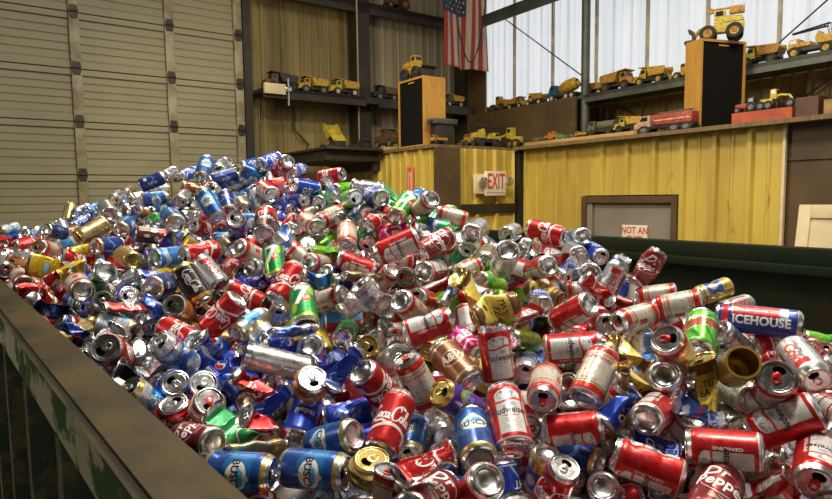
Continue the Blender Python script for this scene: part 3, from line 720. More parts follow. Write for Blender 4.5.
# flag, hung with its stripes upright
FW, FH = .86, 1.40
fm, nt, p = new_mat('flag_cloth', (.5,.05,.05), .8)
uv = nt.nodes.new('ShaderNodeUVMap'); sp = nt.nodes.new('ShaderNodeSeparateXYZ'); nt.links.new(uv.outputs[0], sp.inputs[0])
U, V_ = E(nt, sp.outputs[0]), E(nt, sp.outputs[1])
stripe = (U*6.5).fract().lt(.5); can_ = U.lt(7/13)*V_.gt(.535)
colr = mixc(nt, can_, mixc(nt, stripe, (.42,.34,.25), (.29,.028,.020)), (.022,.025,.06)); nt.links.new(colr, p.inputs['Base Color'])
fl = empty('flag', W(5.36, 6.92, 3.92), YAW); tag(fl, 'american flag hanging with upright red and white stripes', 'flag')
def flag_pt(u, v):
    return (u*FW, -.05*math.sin(u*9+v*2)*(1-.4*v) - .02*math.sin(u*21+1), v*FH + .01*math.sin(u*12))
V, F, UVs = [], [], []
nu, nv = 48, 30
for j in range(nv+1):
    for i in range(nu+1): V.append(flag_pt(i/nu, j/nv)); UVs.append((i/nu, j/nv))
F = [(j*(nu+1)+i, j*(nu+1)+i+1, (j+1)*(nu+1)+i+1, (j+1)*(nu+1)+i) for j in range(nv) for i in range(nu)]
me = bpy.data.meshes.new('flag_cloth'); me.from_pydata(V, [], F); me.materials.append(fm); ul = me.uv_layers.new(name='UVMap')
idx = np.zeros(len(me.loops), dtype=np.int32); me.loops.foreach_get('vertex_index', idx); ul.data.foreach_set('uv', np.array(UVs)[idx].ravel()); finish(me)
fo = bpy.data.objects.new('flag_cloth', me); C.objects.link(fo); fo.parent = fl
sm = fo.modifiers.new('thick', 'SOLIDIFY'); sm.thickness = .003; sm.offset = 1
V, F = [], []
for r_i in range(9):
    for c_i in range(11):
        if (r_i + c_i) % 2: continue
        cu, cv = (c_i+1)/12*7/13, .535+(r_i+1)/10*.465; o = len(V)
        for k in range(10):
            rr = .018 if k % 2 == 0 else .0075; t = PI/2 + 2*PI*k/10
            x, y, z = flag_pt(cu + rr*math.cos(t)/FW, cv + rr*math.sin(t)/FH); V.append((x, y-.005, z))
        x, y, z = flag_pt(cu, cv); V.append((x, y-.005, z)); F += [(o+k, o+(k+1) % 10, o+10) for k in range(10)]
me = bpy.data.meshes.new('stars'); me.from_pydata(V, [], F); me.materials.append(new_mat('flag_white', (.62,.56,.46), .8)[0]); so = bpy.data.objects.new('stars', me); C.objects.link(so); so.parent = fl
m = MB(); m.tube([(-.03, 0, FH), (FW+.03, 0, FH)], .012, 10); m.build('flag_rail', M_steel, fl)
m = MB(); pts = [(.10+.70*t, -.085, 1.38-1.30*math.sin(PI*t)**.75) for t in [k/16 for k in range(17)]]; m.tube(pts, .011, 8)
tag(m.build('cord', M_dark, loc=W(5.36, 6.92, 3.92), rotz=YAW), 'dark cord looping down in front of the flag', 'cord')

# plywood cabinets with black fronts
def cabinet(loc, rz, w, d, h, front, label):
    e = empty('loudspeaker', loc, rz); tag(e, label, 'loudspeaker', 'plywood loudspeakers on the office ledge')
    t = .022
    m = MB(); m.box(0, t, 0, d, 0, h); m.box(w-t, w, 0, d, 0, h); m.box(t, w-t, 0, d, 0, t); m.box(t, w-t, 0, d, h-t, h); m.box(t, w-t, d-t, d, t, h-t); m.build('cabinet', M_ply, e)
    m = MB(); m.box(t, w-t, .012, .03, t, h-t); m.build('grille_cloth', M_black, e)
    m = MB(); m.box(w*.40, w*.62, .004, .012, h-t-.032, h-t-.018); m.build('badge', M_ply, e)
    return e
cabinet(W(5.165, 2.96, ZT+.036), YAW-math.radians(17.5), .50, .19, .80, 0, 'tall loudspeaker with black front below the wheel loader, on the yellow wall ledge')
cabinet(W(3.90, 5.87, ZT+.036), YAW-PI/2, .50, .30, .76, 0, 'loudspeaker with plywood side showing, left of the flag on the ledge')
t = empty('metal_tray', W(4.05, 5.235, ZT+.036), YAW); tag(t, 'grey metal tray on a dark stand beside the plywood loudspeaker', 'tray')
MB().box(-.14, .17, -.06, .10, .225, .285, .01).build('tray_top', M_steel, t); MB().box(-.10, .13, -.04, .09, 0, .225, .006).build('stand', M_dark, t)
MB().box(-.20, -.14, -.02, .02, .25, .275, .006).build('handle', M_steel, t)

# long tan plank and coloured crates on the ledge
m = MB(); m.box(5.08, 5.42, 3.53, 5.02, ZT+.036, ZT+.09, .004); tag(m.build('plank', M_plank, loc=Vector((0,0,0)), rotz=YAW), 'long tan plank under the row of toys', 'plank')
M_crate = worn('red_crate_paint', (.42,.075,.02), (.30,.05,.02), 6, .55, c3=(.15,.04,.02))
def crate(a, b, w, l, h, mat, label, z=ZT+.036):
    e = empty('toy_crate', W(a, b, z), YAW); tag(e, label, 'crate', 'painted crates on the ledge')
    t = .012; m = MB(); m.box(0, w, 0, t, 0, h); m.box(0, w, l-t, l, 0, h); m.box(0, t, t, l-t, 0, h); m.box(w-t, w, t, l-t, 0, h); m.box(t, w-t, t, l-t, 0, t); m.build('crate_body', mat, e)
    m = MB(); m.box(t, w-t, t, l-t, h-.02, h-.008); m.build('crate_lid', mat, e); return e
crate(5.06, 2.16, .28, .46, .10, M_crate, 'red crate under the toy tractor on the ledge')
crate(5.06, 1.98, .30, .155, .16, worn('maroon_crate_paint', (.10,.03,.015), (.05,.02,.012), 6, .5), 'dark maroon crate beside the red crate')
crate(5.05, 1.58, .25, .36, .12, worn('orange_crate_paint', (.50,.26,.05), (.10,.08,.05), 4, .5), 'orange and dark crate at the far end of the ledge')

# ------------------------------------------------------------------ toys
TOY = {k: worn('toy_'+k, c, tuple(v*.30 for v in c), 22, .5, .05, .42, .66) for k, c in dict(yellow=(.56,.33,.03), amber=(.46,.23,.03), lemon=(.58,.45,.05), dark=(.035,.028,.022), brown=(.13,.07,.025), green=(.09,.34,.05), olive=(.16,.15,.08), red=(.46,.06,.03), orange=(.56,.20,.05), rose=(.60,.36,.24), teal=(.02,.13,.17), grey=(.20,.20,.18), white=(.62,.58,.48)).items()}
M_tyre = new_mat('toy_tyre', (.018,.016,.014), .8)[0]; M_glass = new_mat('toy_window', (.02,.02,.02), .15)[0]
M_hub = {k: v for k, v in TOY.items()}
def wheel(parent, x, y, r, w, hub):
    m = MB(); s = 1 if y > 0 else -1
    prof = [(r*.55, -w/2), (r*.9, -w/2), (r, -w*.3), (r, w*.3), (r*.9, w/2), (r*.55, w/2), (r*.55, -w/2)]
    m.lathe_y((x, y, r), prof, 18); o = m.build('wheel', M_tyre, parent)
    m = MB(); m.lathe_y((x, y, r), [(.001, -w*.32), (r*.2, -w*.46), (r*.3, -w*.34), (r*.56, -w*.40), (r*.56, w*.40), (r*.3, w*.34), (r*.2, w*.46), (.001, w*.32)], 16); m.build('hub', hub, o)
def cab(parent, x0, x1, y, z0, z1, mat, slope=.25):
    m = MB(); d = (x1-x0)*slope
    m.prism([(x0, z0), (x1, z0), (x1, z0+(z1-z0)*.5), (x1-d, z1), (x0, z1)], -y, y); o = m.build('cab', mat, parent)
    zz = z0+(z1-z0)*.52
    m = MB(); m.prism([(x0+(x1-x0)*.2, zz), (x1-d*.35-(x1-x0)*.1, zz), (x1-d-(x1-x0)*.06, z1-(z1-z0)*.1), (x0+(x1-x0)*.2, z1-(z1-z0)*.1)], -y-.002, y+.002)
    m.prism([(-y*.8, zz), (y*.8, zz), (y*.8, z1-(z1-z0)*.12), (-y*.8, z1-(z1-z0)*.12)], x1-d*.9, x1-d*.2+.004, 'yz'); m.build('cab_window', M_glass, o)
def dump_truck(e, c, bed, hubc='white', raised=0.0, tail='canopy'):
    """unit length about 1: cab in front (+x), tipping bed behind"""
    m = MB(); m.box(-.46, .46, -.12, .12, .13, .22, .015); m.build('chassis', TOY['dark'], e)
    m = MB(); m.box(.30, .50, -.17, .17, .15, .30, .02); m.box(.47, .52, -.19, .19, .12, .19, .01); o = m.build('hood', c, e)
    cab(e, .12, .34, .16, .20, .47, c)
    m = MB(); t = .018
    prof = [(-.50, .34), (-.44, .25), (.02, .24), (.10, .48), (.36, .52), (.36, .54), (.08, .52)]
    m.prism([(-.50,.36),(-.44,.24),(.02,.24),(.02,.26),(-.43,.265),(-.48,.37)], -.21, .21)
    m.prism([(.02,.24),(.10,.49),(.34,.51),(.34,.535),(.08,.515),(.0,.26)], -.21, .21)
    for s in (-1, 1): m.prism([(-.50,.36),(-.44,.24),(.02,.24),(.10,.49),(.06,.50),(-.48,.46)], s*.21, s*.19)
    b = m.build('dump_bed', bed, e)
    if raised: b.location = (-.40*(1-math.cos(raised))+0.0, 0, .30*math.sin(raised)*.9); b.rotation_euler = (0, raised, 0)
    for x in (.30, -.30):
        for s in (-1, 1): wheel(e, x, s*.18, .125, .10, M_hub[hubc])
def loader(e, c, bucket, hubc='yellow', arm=True):
    m = MB(); m.box(-.42, .10, -.10, .10, .16, .34, .02); m.prism([(-.42,.34),(-.10,.34),(-.10,.46),(-.38,.44)], -.11, .11); m.build('engine_body', c, e)
    m = MB(); m.box(.08, .28, -.07, .07, .16, .30, .02); m.build('front_frame', TOY['brown'], e)
    cab(e, -.10, .10, .10, .34, .58, c, .1)
    m = MB()
    for s in (-1, 1): m.tube([(.14, s*.09, .30), (.36, s*.09, .26), (.46, s*.09, .12)], .022, 8)
    a = m.build('lift_arm', c, e)
    m = MB(); m.prism([(.44,.02),(.62,.02),(.60,.05),(.48,.06),(.48,.20),(.56,.26),(.52,.27),(.43,.20)], -.20, .20); m.build('bucket', bucket, a)
    for x in (.20, -.26):
        for s in (-1, 1): wheel(e, x, s*.16, .15, .11, M_hub[hubc])
def grader(e, c, hubc='brown'):
    m = MB(); m.box(-.45, -.10, -.09, .09, .16, .32, .02); m.build('engine_body', c, e)
    m = MB(); m.tube([(-.12,0,.34),(.12,0,.40),(.34,0,.36),(.44,0,.20)], .04, 8); m.build('goose_neck', c, e)
    cab(e, -.16, .02, .09, .30, .58, c, .1)
    m = MB(); m.box(.08, .12, -.26, .26, .04, .17, .008); m.build('blade', TOY['dark'], e)
    for x in (.42, -.18, -.40):
        for s in (-1, 1): wheel(e, x, s*.14, .13, .09, M_hub[hubc])
def cargo_truck(e, c, load, shape, hubc='white', axles=2):
    m = MB(); m.box(-.48, .46, -.10, .10, .12, .20, .012); m.build('chassis', TOY['dark'], e)
    cab(e, .22, .46, .15, .18, .46, c, .3); m = MB(); m.box(.42, .52, -.14, .14, .14, .28, .02); m.build('hood', c, e)
    m = MB()
    if shape == 'mixer':
        ring = [(.10,-.48),(.17,-.40),(.19,-.15),(.15,.05),(.06,.18),(.001,.19)]; M_ = Matrix.Translation((0,0,.36)) @ Matrix.Rotation(-PI/2, 4, 'Z') @ Matrix.Rotation(-.20, 4, 'X')
        m.lathe_y((0,0,0), ring, 18); bmesh.ops.transform(m.bm, matrix=M_, verts=m.bm.verts[:]); m.tube([(-.46,0,.46),(-.56,0,.36)], [.07,.05], 10)
    elif shape == 'box': m.box(-.48, .16, -.16, .16, .20, .46, .01)
    elif shape == 'tank': m.tube([(-.46,0,.32),(.14,0,.32)], .13, 16)
    else:
        m.box(-.48, .16, -.16, .16, .20, .235, .006)
        for s in (-1, 1): m.box(-.48, .16, s*.16-.008*s, s*.15, .235, .34)
        m.box(-.48, -.465, -.15, .15, .235, .34); m.box(.145, .16, -.15, .15, .235, .40)
    b = m.build('load_body', load, e)
    if shape == 'box':
        m = MB(); m.box(-.47, .15, -.164, .164, .30, .325); m.build('side_stripe', TOY['white'], b)
        m = MB()
        for s in (-1, 1):
            m.tube([(-.46,s*.05,.52),(.12,s*.05,.50)], .010, 6)
        for k in range(7): m.tube([(-.42+k*.08,-.05,.518-.002*k),(-.42+k*.08,.05,.518-.002*k)], .008, 6)
        m.tube([(-.40,0,.46),(-.40,0,.52)], .02, 6); m.build('ladder', TOY['grey'], b)
    xs = (.32, -.32) if axles == 2 else (.32, -.20, -.40)
    for x in xs:
        for s in (-1, 1): wheel(e, x, s*.15, .105, .08, M_hub[hubc])
def crane_truck(e, c, hubc='yellow', boomc='teal'):
    m = MB(); m.box(-.50, .50, -.12, .12, .14, .24, .012); m.build('chassis', TOY['dark'], e)
    cab(e, .26, .46, .15, .22, .42, c, .15); m = MB(); m.box(.02, .26, -.15, .15, .24, .33, .01); m.build('deck', c, e)
    m = MB(); m.prism([(-.44,.26),(-.08,.26),(-.06,.40),(-.12,.52),(-.20,.42),(-.42,.40)], -.13, .13); t = m.build('turntable', c, e)
    m = MB(); P0 = Vector((-.36,0,.40)); P1 = Vector((-.30,0,.66)); P2 = Vector((.44,0,.58))
    for s in (-1, 1):
        m.tube([P0+Vector((0,s*.04,0)), P1+Vector((0,s*.04,0)), P2+Vector((0,s*.02,0))], .012, 6); m.tube([P0+Vector((.06,s*.04,0)), P1+Vector((.05,s*.04,-.06)), P2+Vector((0,s*.02,-.02))], .012, 6)
    for k in range(10):
        q0 = P1.lerp(P2, k/10); q1 = P1.lerp(P2, (k+1)/10); m.tube([q0+Vector((0,.035,0)), q1+Vector((0,-.03,-.05*(1-k/10)))], .008, 5)
    m.build('boom', TOY[boomc], t)
    for x in (.32, -.30):
        for s in (-1, 1): wheel(e, x, s*.16, .125, .10, M_hub[hubc])
def tractor(e, c, hubc='grey'):
    m = MB(); m.box(-.10, .46, -.09, .09, .18, .36, .03); m.build('hood', c, e); cab(e, -.32, -.06, .13, .22, .58, TOY['dark'], .1)
    m = MB(); m.tube([(.30,0,.36),(.30,0,.52)], .018, 8); m.build('exhaust', TOY['dark'], e)
    for s in (-1, 1): wheel(e, -.24, s*.19, .20, .12, M_hub[hubc]); wheel(e, .34, s*.16, .12, .08, M_hub[hubc])
def pickup(e, c, hubc='grey'):
    m = MB(); m.prism([(-.48,.14),(.48,.14),(.50,.26),(.46,.33),(.20,.35),(-.48,.35)], -.19, .19); m.build('car_body', c, e); cab(e, -.18, .18, .17, .34, .54, c, .4)
    for x in (.32, -.30):
        for s in (-1, 1): wheel(e, x, s*.18, .12, .09, M_hub[hubc])

SHELF_T = 3.447; UP_T = 3.227; LEDGE = ZT+.037; PLK = ZT+.091
def toy(kind, a, b, z, L, face, label, fn, *args, group='toy vehicles on the shelves'):
    """face: '-a', '+a', '+b', '-b': the way the front points"""
    rz = {'+a': 0, '+b': PI/2, '-a': PI, '-b': -PI/2}[face[:2]] + YAW + (float(face[2:])*PI/180 if len(face) > 2 else 0)
    e = empty(kind, W(a, b, z), rz, L); tag(e, label, 'toy', group); fn(e, *args); return e
T = TOY
g1 = 'toy trucks on the back wall shelf'; g2 = 'toy vehicles on the long shelf under the panels'; g3 = 'toys on the office ledge'
toy('toy_dump_truck', 3.15, 7.50, SHELF_T, .44, '-a', 'dark brown toy truck above the white electrical box', dump_truck, T['brown'], T['dark'], 'dark', group=g1)
toy('toy_dump_truck', 3.60, 7.50, SHELF_T, .42, '-a', 'yellow toy dump truck on the dark shelf, between a dark truck and another yellow one', dump_truck, T['yellow'], T['yellow'], 'grey', group=g1)
toy('toy_dump_truck', 4.05, 7.46, SHELF_T, .43, '-a', 'yellow toy dump truck against the dark column', dump_truck, T['lemon'], T['yellow'], 'white', group=g1)
toy('toy_dump_truck', 4.74, 7.50, SHELF_T, .40, '-a', 'dark toy dump truck just past the dark column', dump_truck, T['dark'], T['brown'], 'grey', group=g1)
toy('toy_dump_truck', 5.16, 7.50, SHELF_T, .38, '-a', 'yellow toy truck half hidden behind the plywood loudspeaker', dump_truck, T['yellow'], T['yellow'], 'white', group=g1)
toy('toy_dump_truck', 6.00, 7.50, SHELF_T, .38, '-a', 'yellow toy dump truck on the shelf end below the flag', dump_truck, T['brown'], T['yellow'], 'white', group=g1)
toy('toy_tractor', 5.05, 7.62, 4.802, .42, '-a', 'dark toy tractor on the high steel girt', tractor, T['brown'], 'red', group=g1)
# ledge left of the flag
toy('toy_dump_truck', 3.55, 6.85, 2.633, .42, '-b', 'toy dump truck with its yellow bed tipped up', dump_truck, T['dark'], T['lemon'], 'grey', .85, group=g3)
toy('toy_pickup', 4.12, 6.42, LEDGE+.052, .46, '-b', 'brown toy pickup parked on a tan board', pickup, T['brown'], 'grey', group=g3)
toy('toy_cargo_truck', 4.02, 6.98, LEDGE, .44, '-b', 'dark brown toy flatbed beside the tipped dump truck', cargo_truck, T['dark'], T['brown'], 'flat', 'grey', group=g3)
m = MB(); m.box(3.92, 4.32, 6.12, 6.68, LEDGE, LEDGE+.05, .004); tag(m.build('board', M_plank, loc=Vector((0,0,0)), rotz=YAW), 'tan board under the brown toy pickup', 'board')
toy('toy_loader', 4.04, 5.70, ZT+.036+.762, .48, '-b', 'yellow and black toy loader on top of the plywood loudspeaker by the flag', loader, T['yellow'], T['dark'], 'dark', group=g3)
toy('toy_cargo_truck', 3.92, 5.13, LEDGE, .20, '-a', 'small amber toy truck below the grey metal tray', cargo_truck, T['amber'], T['amber'], 'flat', 'dark', group=g3)
toy('toy_loader', 4.36, 5.20, LEDGE, .22, '-a', 'small yellow toy loader between the tray and the yellow excavator', loader, T['amber'], T['brown'], 'brown', group=g3)
toy('toy_crane_truck', 4.66, 5.24, LEDGE, .40, '+a', 'yellow toy excavator with raised boom above the exit sign', crane_truck, T['lemon'], 'dark', 'dark', group=g3)
# ledge right of the exit sign
toy('toy_grader', 5.14, 5.33, LEDGE, .44, '+b', 'yellow toy grader above the inner corner by the exit sign', grader, T['lemon'], 'amber', group=g3)
toy('toy_pickup', 5.24, 4.95, PLK, .15, '+b', 'dark green toy jeep at the end of the tan plank', pickup, T['olive'], 'dark', group=g3)
toy('toy_pickup', 5.27, 4.76, PLK, .21, '+b', 'orange and dark toy car on the tan plank', pickup, T['orange'], 'dark', group=g3)
toy('toy_pickup', 5.20, 4.57, PLK, .14, '-b', 'small bright green toy car on the tan plank', pickup, T['green'], 'white', group=g3)
toy('toy_loader', 5.22, 4.43, PLK, .10, '-b', 'small grey toy loader beside the bright green car', loader, T['grey'], T['grey'], 'grey', group=g3)
toy('toy_cargo_truck', 5.20, 4.29, PLK, .15, '+b', 'small yellow toy truck behind the olive army truck', cargo_truck, T['yellow'], T['yellow'], 'flat', 'dark', group=g3)
toy('toy_cargo_truck', 5.22, 4.03, PLK, .33, '+b', 'olive toy army truck on the tan plank', cargo_truck, T['olive'], T['olive'], 'tank', 'dark', group=g3)
toy('toy_dump_truck', 5.34, 3.62, LEDGE+.0, .40, '+b', 'yellow toy dump truck behind the rose fire engine cab', dump_truck, T['lemon'], T['yellow'], 'dark', group=g3) if False else toy('toy_dump_truck', 5.22, 3.70, PLK, .31, '+b', 'yellow toy dump truck on the plank between the olive truck and fire engine', dump_truck, T['lemon'], T['yellow'], 'dark', group=g3)
e = toy('toy_fire_engine', 5.065, 3.22, LEDGE, .56, '+b', 'long red and rose toy fire engine on the ledge edge', cargo_truck, T['rose'], T['red'], 'box', 'grey', 3, group=g3); e.scale = (.58, .36, .36)
toy('toy_tractor', 5.16, 2.545, LEDGE+.106, .20, '+b', 'dark toy tractor with red top on the red crate', tractor, T['red'], 'grey', group=g3)
toy('toy_grader', 5.16, 2.315, LEDGE+.106, .27, '-b', 'lemon yellow toy grader on the red crate', grader, T['lemon'], 'grey', group=g3)
# long shelf under the panels
U5 = 5.92
toy('toy_loader', U5, 6.34, UP_T, .38, '+b', 'dark amber toy bulldozer at the flag end of the long shelf', loader, T['amber'], T['brown'], 'brown', group=g2)
toy('toy_dump_truck', U5, 5.98, UP_T, .30, '-b', 'amber toy dump truck second from the flag on the long shelf', dump_truck, T['amber'], T['amber'], 'white', group=g2)
toy('toy_dump_truck', U5, 5.63, UP_T, .32, '+b', 'amber toy dump truck beside the teal cab mixer', dump_truck, T['yellow'], T['amber'], 'white', group=g2)
toy('toy_cargo_truck', U5, 5.16, UP_T, .44, '+b', 'toy mixer truck with a teal cab', cargo_truck, T['teal'], T['yellow'], 'mixer', 'white', 3, group=g2)
toy('toy_dump_truck', U5+.08, 4.75, UP_T, .32, '+b', 'yellow toy dump truck behind the round steel post', dump_truck, T['yellow'], T['amber'], 'white', group=g2)
toy('toy_dump_truck', U5, 4.36, UP_T, .42, '-b', 'amber toy dump truck just past the round steel post', dump_truck, T['amber'], T['amber'], 'brown', group=g2)
toy('toy_dump_truck', U5, 3.93, UP_T, .38, '+b', 'yellow toy dump truck with black tail beside the amber one', dump_truck, T['yellow'], T['yellow'], 'yellow', group=g2)
toy('toy_loader', U5, 3.57, UP_T, .28, '+b', 'yellow toy loader half hidden by the tall loudspeaker', loader, T['yellow'], T['yellow'], 'yellow', group=g2)
toy('toy_dump_truck', U5-.0, 2.80, UP_T, .36, '+b', 'amber and lemon toy dump truck beside the crane truck', dump_truck, T['lemon'], T['amber'], 'brown', group=g2)
toy('toy_crane_truck', U5, 2.37, UP_T, .40, '+b', 'yellow toy crane truck with a dark lattice boom', crane_truck, T['yellow'], 'yellow', 'dark', group=g2)
e = toy('toy_loader', 5.44, 2.95, ZT+.036+.802, .46, '+b25', 'big yellow toy wheel loader on top of the tall loudspeaker', loader, T['lemon'], T['dark'], 'amber', group=g2)
m = MB(); m.tube([(.14,.0,.62),(-.40,.0,.62)], .02, 8); m.lathe_y((.16,0,.60), [(.001,-.04),(.05,-.04),(.05,.04),(.001,.04)], 12); m.box(-.42,-.16,-.06,.06,.50,.64,.01); m.build('spare_load', T['amber'], e)

# ------------------------------------------------------------------ scrap container
M_rim = worn('rusty_rim_paint', (.056,.037,.013), (.020,.017,.006), 8, .5, .25, c3=(.012,.028,.007), bump=.1, stretch=(1,.6,1))
M_green = worn('dark_green_paint', (.007,.013,.005), (.020,.013,.005), 5, .6, .0, lo=.45, hi=.7, c3=(.012,.02,.008), bump=.15)
M_greenface = worn('scraped_green_paint', (.40,.40,.30), (.012,.075,.012), 12, .55, .1, lo=.45, hi=.53, bump=.2, stretch=(1,.55,1))
RIMZ = 1.78
for m_, v_ in ((M_rim, .22), (M_green, .12), (M_greenface, .2)): m_.node_tree.nodes['Principled BSDF'].inputs['Specular IOR Level'].default_value = v_
M_stiff = worn('stiffener_paint', (.035,.06,.020), (.15,.12,.05), 14, .55, .15, lo=.5, hi=.6)
bin_ = empty('scrap_container', W(0,0,0), YAW); tag(bin_, 'huge dark green steel container holding the heap of cans', 'container')
def inner(b): return .222 - .080*b         # inner edge of the near rim
def quadbar(m, b0, b1, o0, o1, z0, z1):
    P = [(inner(b0)+o0, b0), (inner(b0)+o1, b0), (inner(b1)+o1, b1), (inner(b1)+o0, b1)]; m.prism(P, z0, z1, 'xy')
B0, B1 = -1.6, 4.75
m = MB(); quadbar(m, B0, B1, -.082, 0, RIMZ-.085, RIMZ); bmesh.ops.bevel(m.bm, geom=m.bm.edges[:], offset=.009, segments=3, affect='EDGES')
m.bm.normal_update()
for f in m.bm.faces:
    c_ = f.calc_center_median()
    if c_.x < inner(c_.y) - .0805 and f.calc_area() > .1: f.material_index = 1
m.build('near_rim', [M_rim, M_greenface], bin_)
m = MB(); quadbar(m, B0, B1, -.022, -.012, .22, RIMZ-.085); m.build('near_side', M_green, bin_)
for k in range(16):
    b = .11 + k*.36 - .9
    m = MB(); quadbar(m, b, b+.045, -.080, -.022, .22, RIMZ-.086); m.build('stiffener', M_stiff, bin_)
m = MB(); m.box(3.235, 3.33, B0, B1, RIMZ-.10, RIMZ, .008); m.box(3.20, 3.24, B0, B1, RIMZ-.13, RIMZ-.085, .005); m.build('far_rim', M_green, bin_)
m = MB(); m.box(3.25, 3.262, B0, B1, .22, RIMZ-.10); m.build('far_side', M_green, bin_)
m = MB(); m.box(inner(B1)-.08, 3.33, B1, B1+.05, .22, RIMZ); m.build('end_wall', M_green, bin_)
m = MB(); m.box(inner(B0)-.08, 3.33, B0-.05, B0, .22, RIMZ); m.build('end_wall', M_green, bin_)
m = MB(); m.box(inner(B0)-.08, 3.33, B0, B1, .16, .22); m.build('container_floor', M_green, bin_)
m = MB()
for a in (.3, 3.0):
    m.box(a, a+.15, B0, B1, 0, .16)
m.build('skid_rail', M_dark, bin_)
